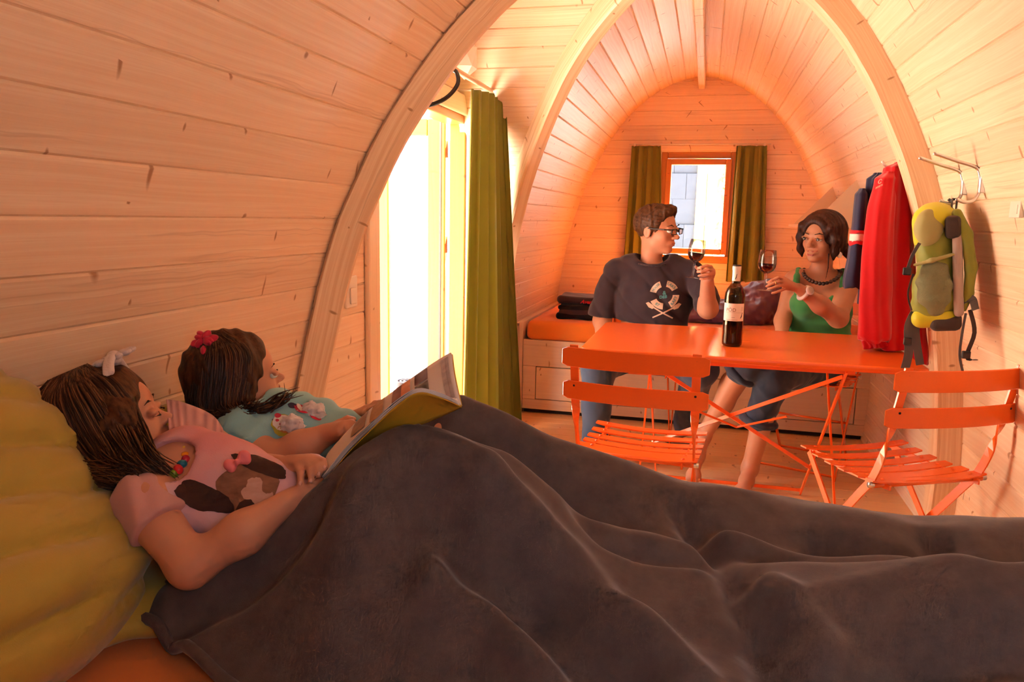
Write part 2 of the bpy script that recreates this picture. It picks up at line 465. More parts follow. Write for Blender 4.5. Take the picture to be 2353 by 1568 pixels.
end_wall(wdr, rows, lambda t,d,z: (XD-d,t,z), lambda z: (YC-ARN*HW(z)-.03, YC+ARF*HW(z)+.03), DOOR, .05)
# floor planks run across the pod
fl = struct('floor'); y = YN-.06; k = 0
while y < YF+.05:
    y1 = y+.118
    for (xa,xb) in (((-1.32,-.15+.3*(k%3)),(-.15+.3*(k%3),1.0))):
        o = (random.random()*40, random.random()*40); c=.002
        secv = [(y,-.03),(y,-c),(y+c,0),(y1-c,0),(y1,-c),(y1,-.03)]
        V = [(xa,a,b) for a,b in secv]+[(xb,a,b) for a,b in secv]
        uv = [(xa+o[0],a+o[1]) for a,b in secv]+[(xb+o[0],a+o[1]) for a,b in secv]
        fs = [tuple(range(5,-1,-1)), tuple(range(6,12))]+[(i,(i+1)%6,6+(i+1)%6,6+i) for i in range(6)]
        put_board(fl, MB().add(V,fs,uv).mesh('floor_board'), 'pine_floor', 'floor_board')
    y = y1; k += 1
# ribs: laminated arcs following the vault
def rib(name, dirx, diry, scale, depth, half, label, z_end=0.0):
    n = 72; zs = []
    P = [(w*scale,z) for z,w in PROF if z>=z_end]+([(HW(z_end)*scale,z_end)] if z_end>-.03 else [])
    C = catmull([(a,b,0) for a,b in P], n); d = Vector((dirx,diry,0)).normalized(); q = Vector((-d.y,d.x,0))
    rings = []; uvs = []; L = 0; ch = .009
    for i,p in enumerate(C):
        t = (C[min(i+1,n-1)]-C[max(i-1,0)]).normalized(); nn = Vector((t.y,-t.x,0))
        if i == 0: nn = Vector((0,-1,0)); t = Vector((1,0,0))
        if nn.x > 0: nn = -nn
        if i: L += (C[i]-C[i-1]).length
        sec = [(-half,-.012),(-half,depth-ch),(-half+ch,depth),(half-ch,depth),(half,depth-ch),(half,-.012)]
        rings.append([Vector((X0,YC,0))+d*(p.x+nn.x*dd)+Vector((0,0,p.y+nn.y*dd))+q*s for s,dd in sec])
        uvs.append(L)
    mb = MB(); m = 6; V = [v for r in rings for v in r]; acc=[0,.09,.1,.17,.18,.27]
    off = random.random()*30
    UV = [(uvs[i]+off, acc[k]) for i in range(n) for k in range(m)]
    F = [(i*m+k,i*m+k+1,(i+1)*m+k+1,(i+1)*m+k) for i in range(n-1) for k in range(m-1)]+[(i*m+5,i*m,(i+1)*m,(i+1)*m+5) for i in range(n-1)]
    F += [tuple(range(m)), tuple((n-1)*m+k for k in range(m-1,-1,-1))]
    mb.add(V,F,UV); o = mb.build(name, M['pine_rib'])
    return tag(o, label, 'arch rib', 'curved laminated ribs meeting at the ridge')
rib('arch_rib', 1,0,1.0,.088,.040,'pale laminated arch rib on the side with the coat hooks')
rib('arch_rib', -1,-ARN,math.sqrt(1+ARN**2),.074,.031,'curved wooden rib beside the reading girls, in front of the door')
rib('arch_rib', -1, ARF,math.sqrt(1+ARF**2),.082,.038,'curved wooden rib between the long green door curtain and the far bed alcove')
rb = MB(); L0=YC; 
def beam(name, lo, hi, axis, mat, parent=None, bev=.006):
    """timber with UVs along its long axis"""
    x0,y0,z0 = lo; x1,y1,z1 = hi; mb = MB().box(lo,hi); o = (random.random()*30, random.random()*30)
    me = mb.mesh(name); l = me.uv_layers.new(name='UVMap'); ot = [k for k in range(3) if k!=axis]
    for li,lp in enumerate(me.loops):
        co = me.vertices[lp.vertex_index].co; l.data[li].uv = (co[axis]+o[0], co[ot[0]]+co[ot[1]]*1.01+o[1])
    ob = link(name, me, M[mat] if isinstance(mat,str) else mat, parent)
    if bev: bevel(ob, bev)
    return ob
tag(beam('ridge_beam', (X0-.024,YC-.02,2.155),(X0+.024,YF,2.25),1,'pine_rib'), 'straight ridge beam along the crown of the far vault','beam')
tag(beam('ridge_beam', (X0-.024,YN,2.155),(X0+.024,YC+.02,2.25),1,'pine_rib'), 'ridge beam overhead in front of the three ribs','beam')
# ------------------------------------------------------------------ more materials
def glass_pane(name, tint=(1,1,1)):
    n = NT(name); n.n.remove(n.b)
    tr = n.node('ShaderNodeBsdfTransparent'); tr.inputs[0].default_value = (*tint,1)
    gl = n.node('ShaderNodeBsdfGlossy', i_Roughness=.02); fr = n.node('ShaderNodeFresnel', i_IOR=1.45)
    mx = n.node('ShaderNodeMixShader'); n.link(n.math('MULTIPLY',fr.outputs[0],.6), mx.inputs[0]); n.link(tr.outputs[0],mx.inputs[1]); n.link(gl.outputs[0],mx.inputs[2]); n.link(mx.outputs[0], n.out.inputs[0])
    return n.m
M['pane'] = glass_pane('window_glass', (.96,.98,.97))
def cloth(name, col, rough=.8, sheen=.3, transl=0.0, weave=600, var=.12, bumps=.15):
    n = NT(name); co = n.coord(); f = n.noise(co, 9, 4); w = n.noise(co, weave, 2)
    c = n.mix(f, tuple(x*(1-var) for x in col), tuple(min(1,x*(1+var)) for x in col))
    n.set(c, rough, 0, .25); n.b.inputs['Sheen Weight'].default_value = sheen
    n.bump(n.math('ADD', w, n.math('MULTIPLY',f,1.5)), bumps, .002)
    if transl:
        t = n.node('ShaderNodeBsdfTranslucent'); n.link(c, t.inputs[0]); mx = n.node('ShaderNodeMixShader', i_0=transl)
        n.link(n.b.outputs[0],mx.inputs[1]); n.link(t.outputs[0],mx.inputs[2]); n.link(mx.outputs[0],n.out.inputs[0])
    return n.m
M['curtain'] = cloth('olive_satin_curtain', (.30,.29,.055), rough=.42, sheen=.2, transl=.4, var=.08)
M['orange_fab'] = cloth('orange_mattress_cover', (.90,.24,.030), rough=.75, sheen=.3, var=.05)
M['chrome'] = plain('brushed_steel', (.72,.70,.68), .28, 1.0)
M['black'] = plain('black_iron', (.02,.018,.017), .4)
M['dark'] = plain('dark_gap', (.03,.018,.012), .9)
M['white_pl'] = plain('white_plastic', (.78,.70,.62), .35)
M['seal'] = plain('grey_rubber_seal', (.10,.085,.075), .6)
M['orange_met'] = plain('orange_powder_coat', (.90,.145,.018), .22, 0, .5, var=.03, scale=300, bump=.03)
# ------------------------------------------------------------------ window in the far wall (and an added one behind the camera)
def timber(mb_lo, mb_hi, axis, parent, mat='larch', name='frame_rail', bev=.005): return beam(name, mb_lo, mb_hi, axis, mat, parent, bev)
def window(name, y, sgn, WIN=WIN, pane=True):
    """y = inner wall face; sgn = direction to the outside"""
    w = tag(empty(name, (0,0,0)), kind='structure')
    x0,x1,z0,z1 = WIN; d0,d1 = sorted((y+sgn*.006, y+sgn*.06))
    def fr(a,b,c,d,dd0,dd1,t,nm):
        lo,hi = sorted((y+sgn*dd0,y+sgn*dd1))
        timber((a,lo,c),(a+t,hi,d),2,w,name=nm); timber((b-t,lo,c),(b,hi,d),2,w,name=nm)
        timber((a+t,lo,c),(b-t,hi,c+t),0,w,name=nm); timber((a+t,lo,d-t),(b-t,hi,d),0,w,name=nm)
    fr(x0,x1,z0,z1,.002,.07,.045,'outer_frame'); fr(x0+.034,x1-.034,z0+.062,z1-.05,-.012,.05,.042,'sash')
    timber((x0,min(y-sgn*.012,y+sgn*.07),z0),(x1,max(y-sgn*.012,y+sgn*.07),z0+.05),0,w,name='sill')
    if pane:
        lo,hi = sorted((y+sgn*.018,y+sgn*.024)); MB().box((x0+.06,lo,z0+.09),(x1-.06,hi,z1-.08)).build('pane', M['pane'], w)
    return w
window('window_1', YF, 1); window('added_window', YN, -1, NWIN, pane=False)
tag(beam('trim_1',(-.56,YF-.014,1.722),(.40,YF,1.762),0,'pine'), kind='structure')
# curtains -----------------------------------------------------------
def curtain(name, label, top, bot, nfold, amp, thick, rings=0, seed=0, group=None, nz=40, nx=150):
    """top/bot: list of (x,y) polyline points of the cloth plan at top and bottom; z0,z1"""
    (T,zt),(B,zb) = top,bot; r = random.Random(seed)
    ph = [r.random()*6.28 for _ in range(6)]
    Tc = catmull([(*p,0) for p in T], nx); Bc = catmull([(*p,0) for p in B], nx)
    def fn(u,v):
        i = min(int(u*(nx-1)+.5),nx-1); p = Tc[i].lerp(Bc[i], v)
        t = (Tc[min(i+1,nx-1)]-Tc[max(i-1,0)]).normalized(); q = Vector((-t.y,t.x,0))
        a = amp*(.55+.75*v)*(1+.25*math.sin(3*u+ph[0]))
        w = math.sin(u*nfold*6.283+ph[1]+.9*math.sin(u*5+ph[2])+.5*v*math.sin(u*7+ph[3]))
        p2 = p+q*(a*w)+t*(a*.5*math.sin(2*(u*nfold*6.283+ph[1])))*.5
        return (p2.x, p2.y, zt+(zb-zt)*v + .004*math.sin(u*40)*(v>.98))
    mb = MB().grid(fn, nx, nz); root = empty(name, (T[0][0],T[0][1],zb))
    o = mb.build('cloth', M['curtain'], root, smooth=True, recalc=False); o.matrix_parent_inverse = root.matrix_world.inverted()
    o.location = -root.location
    s = o.modifiers.new('solid','SOLIDIFY'); s.thickness = thick
    tag(root, label, 'curtain', group)
    if rings:
        for k in range(rings):
            i = int((k+.5)/rings*(nx-1)); p = Tc[i]
            h = MB().tube([(p.x+.008*math.cos(a)-root.location.x, p.y-root.location.y, zt+.006+.009*math.sin(a)-root.location.z) for a in np.linspace(0,6.28,9)], .0016, 5, cap=False)
            h.build('curtain_hook', M['white_pl'], root)
    return root
g = 'olive curtains of the far window'
curtain('curtain','olive curtain on the window side behind the man',([(-.572,YF-.045),(-.36,YF-.045)],1.752),([(-.60,YF-.05),(-.47,YF-.06),(-.30,YF-.05)],.72),4,.020,.002,4,3,g)
curtain('curtain','olive curtain on the window side nearer the woman and the bottle',([(.178,YF-.045),(.385,YF-.045)],1.752),([(.165,YF-.05),(.28,YF-.055),(.43,YF-.05)],.775),4,.020,.002,4,8,g)
rod = empty('curtain_rail',(-.09,YF-.04,1.76)); tag(rod,'thin white curtain rail above the far window','curtain rail')
MB().tube([(-.50,0,.004),(.50,0,.004)],.004,8).build('rail',M['white_pl'],rod,True)
for x in (-.46,.46): MB().box((x-.006,-.006,-.006),(x+.006,.04,.012)).build('bracket',M['white_pl'],rod)
curtain('door_curtain','long olive green curtain gathered beside the open door',([(-1.06,3.36),(-1.00,3.48),(-1.02,3.58),(-.985,3.66)],1.772),([(-1.075,3.30),(-.985,3.52),(-1.015,3.72),(-.945,3.93)],.03),8,.024,.003,0,5,None,50,260)
rod = empty('curtain_rod',(-1.03,3.05,1.80)); tag(rod,'wooden curtain rod above the open glass door','curtain rod')
MB().tube([(-.01,-.75,0),(0,.63,0)],.011,12).build('rod',M['pine_panel'],rod,True)
MB().tube([(-.15,.50,0),(.0,.50,0)],.006,8).build('bracket',M['white_pl'],rod,True)
MB().tube([(.0,.63,0),(.0,.60,0)],.013,10).build('end_cap',M['white_pl'],rod,True)
# ------------------------------------------------------------------ door
d0,d1 = DOOR[0],DOOR[1]; dz = DOOR[3]
door = tag(empty('door_1'), kind='structure')
beam('casing',(XD,2.516,0),(XD+.022,2.615,1.79),2,'pine_panel',door,.008); beam('casing',(XD,3.705,0),(XD+.022,3.80,1.79),2,'pine_panel',door,.008)
beam('casing',(XD,2.615,1.695),(XD+.022,3.705,1.79),1,'pine_panel',door,.008)
beam('jamb',(XD-.10,2.575,0),(XD,2.625,1.71),2,'larch',door); beam('jamb',(XD-.085,3.70,0),(XD,3.745,1.71),2,'larch',door)
beam('jamb',(XD-.10,2.625,1.66),(XD,3.70,1.71),1,'larch',door); beam('threshold',(XD-.12,2.575,-.03),(XD+.01,3.745,.03),1,'larch',door)
def leaf(hy, sg, parent):
    """glazed leaf standing open at right angles outside the wall; hy: hinge y, sg: side of its thickness"""
    xa,xb = XD-.105,XD-.105-.385; ya,yb = sorted((hy,hy-sg*.042)); zt=1.69
    l = MB(); 
    for nm,(a,b,c,d,ax) in {'stile':(xb,xb+.075,.05,zt,2)}.items(): L = beam('door_leaf',(a,ya,c),(b,yb,d),ax,'larch',parent)
    beam('stile',(xa-.095,ya,.05),(xa,yb,zt),2,'larch',L); beam('rail',(xb+.075,ya,zt-.085),(xa-.095,yb,zt),0,'larch',L); beam('rail',(xb+.075,ya,.05),(xa-.095,yb,.20),0,'larch',L)
    MB().box((xb+.07,(ya+yb)/2-.004,.19),(xa-.09,(ya+yb)/2+.004,zt-.08)).build('pane',M['pane'],L)
    MB().box((xa-.03,ya-.004 if sg>0 else yb,.06),(xa-.02,ya if sg>0 else yb+.004,zt-.005)).build('seal',M['seal'],L)
    for z in (.30,1.02,1.50): MB().box((XD-.105,min(hy,hy-sg*.012),z),(XD-.086,max(hy,hy-sg*.012),z+.085)).build('hinge',M['chrome'],L)
leaf(3.735,1,door); leaf(2.585,-1,door)
sw = empty('light_switch',(XD+.001,2.40,.94)); tag(sw,'white double light switch on boards beside the door','light switch')
MB().box((0,-.042,-.055),(.010,.042,.055)).build('plate',M['white_pl'],sw,bev=.004); 
for z in (-.02,): MB().box((.010,-.02,z-.022),(.017,.02,z+.035)).build('rocker',M['white_pl'],sw,bev=.003)
# lamp and iron hook above the door
lamp = empty('wall_lamp',(XD+.02,3.33,1.90)); tag(lamp,'small faceted frosted lampshade on the boards above the door','lamp')
sh = NT('frosted_shade'); sh.set((.88,.84,.80),.35); sh.b.inputs['Subsurface Weight'].default_value=.0
b = bmesh.new(); bmesh.ops.create_icosphere(b, subdivisions=1, radius=.075); 
for v in b.verts: v.co.z *= 1.25; v.co.x = v.co.x*.85+.09
me = bpy.data.meshes.new('shade'); b.to_mesh(me); b.free(); link('shade',me,sh.m,lamp)
MB().tube([(-.01,0,.0),(.05,0,0)],.02,12).build('wall_bracket',M['white_pl'],lamp,True)
hk = empty('iron_hook',(-.93,2.60,1.60)); tag(hk,'black bent iron hook on the back of the rib before the door','hook')
MB().tube(catmull([(-.11,-.03,-.012),(-.05,0,-.01),(.02,.0,.015),(.062,.0,.06),(.058,.0,.10),(.035,0,.112)],24),.0075,8).build('bent_bar',M['black'],hk,True)
MB().box((-.135,-.05,-.03),(-.10,-.01,.01)).build('fixing_plate',M['black'],hk)
# ------------------------------------------------------------------ far bed
bed = empty('bed_base',(-.06,4.5,0)); tag(bed,'pine bed base with drawers across the far alcove','bed')
def loc(o, root): o.matrix_parent_inverse = Matrix.Translation(-Vector(root.location)); return o
def bb(name, lo, hi, ax, parent=bed, mat='pine_panel', bev=.003): return loc(beam(name,lo,hi,ax,mat,parent,bev), bed)
by=4.5
# front panel with two drawer fronts let into it
fz0,fz1,dz0,dz1 = .025,.464,.088,.299; xs = [(-.976,-.12),(.02,.875)]
bb('front_rail',(-1.059,by,dz1),(.939,by+.022,fz1),0); bb('front_rail',(-1.059,by,fz0),(.939,by+.022,dz0),0)
bb('front_stile',(-1.059,by,dz0),(xs[0][0],by+.022,dz1),0); bb('front_stile',(xs[0][1],by,dz0),(xs[1][0],by+.022,dz1),0); bb('front_stile',(xs[1][1],by,dz0),(.939,by+.022,dz1),0)
for a,b_ in xs: bb('drawer_front',(a+.004,by-.001,dz0+.004),(b_-.004,by+.02,dz1-.004),0)
loc(MB().box((-1.05,by+.024,.0),(.93,by+.03,.45)).build('gap_shade_sheet',M['dark'],bed),bed)  # near-black sheet, stands in for shade inside the drawer and floor gaps
bb('side_panel',(-1.085,by-.012,0),(-1.061,YF,.572),2); bb('side_ledge',(-1.135,by+.0,.545),(-1.085,YF,.565),1); bb('side_box',(-1.14,by,0),(-1.085,by+.02,.56),2)
bb('side_panel',(.941,by-.012,0),(.95,YF,.52),2); bb('slat_deck',(-1.06,by+.03,.43),(.94,YF-.01,.455),0)
def cushion_box(name, lo, hi, r, mat, label, cat, amp=.004, seed=1, h=.012):
    lo=np.array(lo); hi=np.array(hi); s = SDF(.01).box((lo+hi)/2,(hi-lo)/2,r); s.disp(lambda P: amp*smooth_noise(P,14,seed))
    return tag(s.build(name, mat, None, h, 1), label, cat)
cushion_box('mattress',(-1.045,by+.004,.458),(.915,YF-.008,.585),.035,M['orange_fab'],'orange mattress on the far bed under the window','mattress',.003,2,.016)
# corner shelf on the far side wall
shf = empty('corner_shelf',(.62,4.65,1.21)); tag(shf,'pale wedge-shaped wall shelf behind the woman','shelf')
def wallx(z): return X0+HW(z)
def loc2(o, root):
    o.matrix_parent_inverse = Matrix.Translation(-Vector(root.location)) if o.parent is root else Matrix.Identity(4); return o
for yy in (4.27,5.05):
    tri = [(.53,1.205),(wallx(1.205)+.006,1.205),(wallx(1.32)+.006,1.32),(wallx(1.44)+.006,1.44)]
    o = MB().prism(tri, yy, yy+.018, lambda u,v,t:(u,t,v)).build('cheek',M['pine_panel'],shf); loc2(o,shf)
loc2(beam('shelf_board',(.50,4.25,1.187),(wallx(1.19)+.004,5.09,1.205),1,'pine_panel',shf,.003),shf)
cl = empty('reading_lamp',(.765,4.24,1.165)); tag(cl,'tiny black clip lamp under the wedge-shaped wall shelf','lamp')
MB().tube([(0,0,.02),(0,-.015,.0),(0,-.03,-.01)],.006,8).build('arm',M['black'],cl,True); MB().tube([(0,-.03,-.01),(0,-.05,-.025)],[.012,.018],12).build('lamp_head',M['black'],cl,True)
# heater by the near side wall
ht = empty('wall_heater',(.925,1.90,.02)); tag(ht,'grey metal slotted wall heater at the picture edge beside the bed','heater')
M['heater']=plain('grey_enamel',(.55,.53,.55),.35)
MB().box((-.045,-.32,0),(.0,.32,.56)).build('case',M['heater'],ht,bev=.008)
for k in range(26):
    for r_ in range(2):
        y_=-.30+k*.024; MB().box((-.0462,y_,.30+.12*r_),(-.0452,y_+.007,.39+.12*r_)).build('slot',M['black'],ht)
# ------------------------------------------------------------------ outside
n = NT('pale_gravel'); f = n.noise(n.coord(),3,5); n.set(n.mix(f,(.12,.117,.115),(.19,.185,.18)),.9); M['lawn']=n.m
gr = MB().grid(lambda u,v:((u-.5)*60,(v-.35)*60,-.36+.05*math.sin(u*31)*math.sin(v*27)),40,40).build('ground',M['lawn'],smooth=True); tag(gr,kind='structure')
M['deckw'] = pine('weathered_deck',(.26,.22,.17),(.20,.15,.11),(.12,.08,.05),rough=.7)
dk = tag(empty('deck'),kind='structure')
for k in range(18): beam('deck_board',(-3.1,1.9+k*.14,-.09),(-1.24,1.9+k*.14+.132,-.045),0,'deckw',dk,.003)
nbr = empty('cabin',(-5.2,4.2,-.36)); tag(nbr,'sunlit neighbouring wooden cabin wall seen through the glass door','building')
M['nbrw'] = pine('sunny_siding',(.58,.49,.38),(.48,.38,.27),(.3,.2,.12),rough=.6)
for k in range(22): loc2(beam('siding_board',(-5.25,2.2,-.36+k*.14),(-5.2,8.6,-.36+k*.14+.134),1,'nbrw',nbr,.004),nbr)
nb2 = empty('shingled_cabin',(-1.6,9.4,-.36)); tag(nb2,'blue-grey shingled cabin with yellow corner boards beyond the far window','building')
n = NT('slate_shingle'); inf = n.node('ShaderNodeObjectInfo'); f=n.noise(n.coord(),12,4); n.set(n.mix(n.math('MULTIPLY_ADD',inf.outputs['Random'],.5,n.math('MULTIPLY',f,.5)),(.022,.028,.048),(.042,.052,.076)),.8); M['shingle']=n.m
sme = MB().box((0,0,0),(.296,.018,.33)).mesh('shingle')
for r_ in range(11):
    for c_ in range(10):
        o = link('shingle',sme if (r_ or c_) else sme,M['shingle'] if not sme.materials else None,nb2)
        o.location = (-1.36+c_*.30-(.15 if r_%2 else 0), .0+.01*(r_%3), r_*.30); o.rotation_euler=(math.radians(5),0,0)
loc2(MB().box((-3.2,9.46,-.36),(-.16,9.6,3.2)).build('wall',M['dark'],nb2),nb2)
M['yel'] = pine('yellow_boards',(.86,.62,.22),(.74,.47,.12),(.5,.3,.1))
for k,xx in enumerate((-.14,-.02)): loc2(beam('corner_board',(xx,9.36-.05*k,-.36),(xx+.115,9.41,3.2),2,'yel',nb2,.004),nb2)
n = NT('leaves'); inf = n.noise(n.coord(),4,2); n.set(n.mix(inf,(.16,.26,.05),(.42,.50,.18)),.6); n.b.inputs['Transmission Weight'].default_value=0; M['leaves']=n.m
M['bark']=plain('bark',(.16,.11,.07),.9,var=.3,bump=.5)
def tree(x,y,hh,rr,label,seed):
    r=random.Random(seed); t=empty('tree',(x,y,-.36)); tag(t,label,'tree','trees beyond the far window')
    MB().tube([(0,0,0),(.05,.02,hh*.5),(-.03,0,hh*.9)],[.14,.10,.03],8).build('trunk',M['bark'],t,True)
    mb=MB()
    for k in range(2600):
        th=r.random()*6.28; ph=math.acos(2*r.random()-1); q=rr*(r.random()**.4)
        c=Vector((q*math.sin(ph)*math.cos(th),q*math.sin(ph)*math.sin(th),hh*.62+1.25*q*math.cos(ph)))
        a=Vector((r.gauss(0,1),r.gauss(0,1),r.gauss(0,1))).normalized(); b_=a.orthogonal().normalized(); s=.05+.05*r.random()
        mb.add([c-a*s*1.6,c+b_*s*.6,c+a*s*1.6,c-b_*s*.6],[(0,1,2,3)])
    o=mb.build('crown',M['leaves'],t,recalc=False); o['kind']='stuff'
tree(.75,14.2,4.6,1.7,'leafy tree beyond the far window, nearest the corner boards',1); tree(2.9,15.5,5.2,1.9,'leafy tree farther off beyond the far window',2)

wp_=empty('wall_plate',(wallx(1.255)-.004,2.30,1.255)); tag(wp_,'small pale wall plate at the picture edge near the empty coat hook','wall plate')
MB().box((-.004,-.035,-.022),(.008,.035,.022)).build('plate',M['white_pl'],wp_,bev=.002); MB().box((-.0055,-.022,-.012),(-.004,.0,.012)).build('insert',M['paper_pl'] if 'paper_pl' in M else M['white_pl'],wp_)
# ------------------------------------------------------------------ text helper
def text_geo(txt, size, bold=0.0, shear=0.0, spacing=1.0):
    c = bpy.data.curves.new('lettering','FONT'); c.body = txt; c.size = size; c.align_x='CENTER'; c.align_y='CENTER'; c.resolution_u = 3; c.offset = bold; c.shear = shear; c.space_character = spacing
    o = bpy.data.objects.new('lettering',c); COL.objects.link(o); dg = bpy.context.evaluated_depsgraph_get(); me = bpy.data.meshes.new_from_object(o.evaluated_get(dg))
    V = [tuple(v.co) for v in me.vertices]; F = [tuple(p.vertices) for p in me.polygons]
    bpy.data.objects.remove(o); bpy.data.meshes.remove(me); bpy.data.curves.remove(c)
    return V,F
def sub_geo(V,F,maxlen):
    """split long edges so flat lettering can follow a curved face"""
    b = bmesh.new(); vs=[b.verts.new(v) for v in V]
    for f in F:
        try: b.faces.new([vs[i] for i in f])
        except ValueError: pass
    for _ in range(4):
        e=[x for x in b.edges if x.calc_length()>maxlen]
        if not e: break
        bmesh.ops.subdivide_edges(b, edges=e, cuts=1)
    bmesh.ops.triangulate(b, faces=b.faces); b.verts.index_update()
    r=[tuple(v.co) for v in b.verts],[tuple(v.index for v in f.verts) for f in b.faces]; b.free(); return r
# ------------------------------------------------------------------ table
tb = empty('folding_table',(.16,3.075,0)); tag(tb,'orange metal folding table with the wine bottle standing on it','table')
TX,TY = .585,.387
def rrect(hx,hy,r,n=8):
    out=[]
    for cx,cy_,a0 in ((hx-r,hy-r,0),(-hx+r,hy-r,90),(-hx+r,-hy+r,180),(hx-r,-hy+r,270)):
        for k in range(n+1):
            a=math.radians(a0+90*k/n); out.append((cx+r*math.cos(a),cy_+r*math.sin(a)))
    return out
top = MB().prism(rrect(TX,TY,.042), .718,.742, lambda u,v,t:(u,v,t)).build('table_top',M['orange_met'],tb); bevel(top,.009,3)
MB().lathe([(.0,.7425),(.018,.7432),(.020,.7428),(.021,.742)],(0.015,.02,0),24).build('parasol_hole_cap',M['orange_met'],top,True)
for sg,x in ((1,.33),(-1,-.33)):
    MB().bar([(x,-.36,.715),(x-.012*sg,.38,.012)],.016,.007,(0,.4,1)).build('leg',M['orange_met'],tb)
    MB().bar([(x+.03*sg,.33,.715),(x+.03*sg,-.37,.012)],.016,.007,(0,.4,1)).build('leg',M['orange_met'],tb)
MB().bar([(.318,.375,.03),(-.318,.375,.03)],.014,.006,(0,0,1)).build('foot_bar',M['orange_met'],tb); MB().bar([(.36,-.365,.03),(-.36,-.365,.03)],.014,.006,(0,0,1)).build('foot_bar',M['orange_met'],tb)
MB().bar([(.325,-.33,.69),(-.33,.10,.27)],.014,.005,(0,.3,1)).build('brace',M['orange_met'],tb); MB().bar([(-.325,-.33,.69),(.32,.17,.20)],.014,.005,(0,.3,1)).build('brace',M['orange_met'],tb)
MB().tube([(.17,-.19,.50),(.0,-.10,.42),(-.17,-.19,.50)],.0045,8).build('stay',M['orange_met'],tb)
for sg in (-1,1): MB().bar([(.36*1,sg*.345,.712),(-.36,sg*.345,.712)],.02,.01,(0,0,1)).build('top_rail',M['orange_met'],tb)
# ------------------------------------------------------------------ folding slat chairs
def make_chair():
    r = empty('folding_chair'); om = M['orange_met']
    nsl = 6; seat_w=.40
    for k in range(nsl):
        y = -.165+k*.066; zz=.452+.012*((k-2.5)/2.5)**2
        mb=MB(); m=12; V=[]; F=[]
        w=.0225
        for i in range(m+1):
            x=-seat_w/2+seat_w*i/m; dip=-.012*(1-(2*i/m-1)**2); e=1 if 0<i<m else .72
            for (dy,dz) in ((-w*e,.0),(w*e,.0),(w*e,-.005),(-w*e,-.005)): V.append((x,y+dy,zz+dip+dz))
        for i in range(m):
            for q in range(4): F.append((i*4+q,i*4+(q+1)%4,(i+1)*4+(q+1)%4,(i+1)*4+q))
        F+=[(3,2,1,0),tuple(m*4+q for q in range(4))]
        s=mb.add(V,F).build('seat_slat',om,r)
        for x in (-.155,.155): MB().lathe([(0,.0035),(.004,.0028),(.006,0)],(x,y,zz-.0028),10).build('rivet',om,s,True)
    for sx in (-1,1):
        x=sx*.188
        MB().bar([(sx*.155,-.20,.446),(sx*.155,.0,.436),(sx*.155,.19,.446)],.016,.006,(0,0,1)).build('seat_rail',om,r)
        p=catmull([(x,-.262,.818),(x,-.238,.71),(x,-.212,.60),(x,-.165,.47),(x,-.09,.37),(x,.20,.0)],26)
        ups=[(1,0,0) if q.z>.64 else (Vector((1,0,0)).lerp(Vector((0,.8,.6)),min(1,(.64-q.z)/.10))) for q in p]
        up=MB().bar(p,.026,.006,ups).build('upright',om,r)
        for z in (.797,.770,.685): MB().lathe([(0,.0045),(.0035,.003),(.005,0)],(0,0,0),8).build('rivet',M['dark'],up,True).matrix_local=Matrix.Translation((x,-.262+.18*(.818-z)-.005,z))@Matrix.Rotation(math.radians(90),4,'X')
        MB().bar([(sx*.166,.178,.44),(sx*.166,-.20,.0)],.022,.006,(0,.8,.6)).build('leg',om,r)
        MB().tube([(sx*.176,-.17,.448),(sx*.205,-.17,.448)],.009,10).build('pivot_bolt',M['chrome'],r,True)
    for z,yb,h in ((.780,-.262,.062),(.670,-.240,.060)):
        def fn(u,v):
            a=(u-.5); xx=a*.455; e=abs(a)*2; hh=h/2*(1 if e<.97 else .75)
            return (xx, yb-.012-.030*(1-(2*a)**2)+.016, z+(v-.5)*2*hh)
        o=MB().grid(fn,26,2).build('back_slat',om,r,recalc=False); sm=o.modifiers.new('s','SOLIDIFY'); sm.thickness=.005; bevel(o,.002,1)
    MB().tube([(-.19,-.172,.447),(.19,-.172,.447)],.0085,10).build('rear_bar',om,r,True)
    MB().bar([(-.186,.185,.02),(.186,.185,.02)],.018,.006,(0,.8,.6)).build('foot_bar',om,r); MB().bar([(-.166,-.185,.02),(.166,-.185,.02)],.018,.006,(0,.8,.6)).build('foot_bar',om,r)
    MB().tube([(-.19,.0,.245),(.19,.0,.245)],.006,8).build('pivot_bar',om,r,True)
    return r
ch=make_chair()
CH_=[((-.168,2.545,0),-5,'orange folding slat chair with its back to us, nearer the curtain and the bottle'),((.615,2.575,0),27,'orange folding slat chair standing turned below the green backpack'),
     ((-.30,3.92,0),178,'orange folding chair the man in the dark T-shirt sits on'),((.55,3.95,0),160,'orange folding chair the woman in the green top sits on')]
for i,(p,a,l) in enumerate(CH_):
    o = ch if i==0 else copy_tree(ch)
    o.location=p; o.rotation_euler=(0,0,math.radians(a)); tag(o,l,'chair','orange folding chairs around the table')
# ------------------------------------------------------------------ wine bottle
def gl(name,col,rough=.0,ior=1.45):
    n=NT(name); n.set(col,rough); n.b.inputs['Transmission Weight'].default_value=1.0; n.b.inputs['IOR'].default_value=ior; return n.m
M['bottle']=gl('amber_bottle_glass',(.45,.24,.05)); M['wine']=plain('red_wine',(.035,.002,.006),.08); M['paper']=plain('label_paper',(.80,.72,.66),.6); M['ink']=plain('dark_ink',(.03,.02,.02),.6); M['ink2']=plain('brown_ink',(.25,.13,.10),.6)
M['foil']=plain('white_foil_capsule',(.74,.70,.66),.35)
bt=empty('wine_bottle',(.120,2.955,.743)); tag(bt,'red wine bottle with a pale label standing on the orange table','bottle')
prof=[(0,.004),(.030,.0),(.0365,.006),(.0375,.015),(.0375,.185),(.0365,.200),(.031,.216),(.021,.230),(.0155,.240),(.0145,.252),(.0142,.292),(.0155,.293),(.0155,.303),(.0135,.305)]
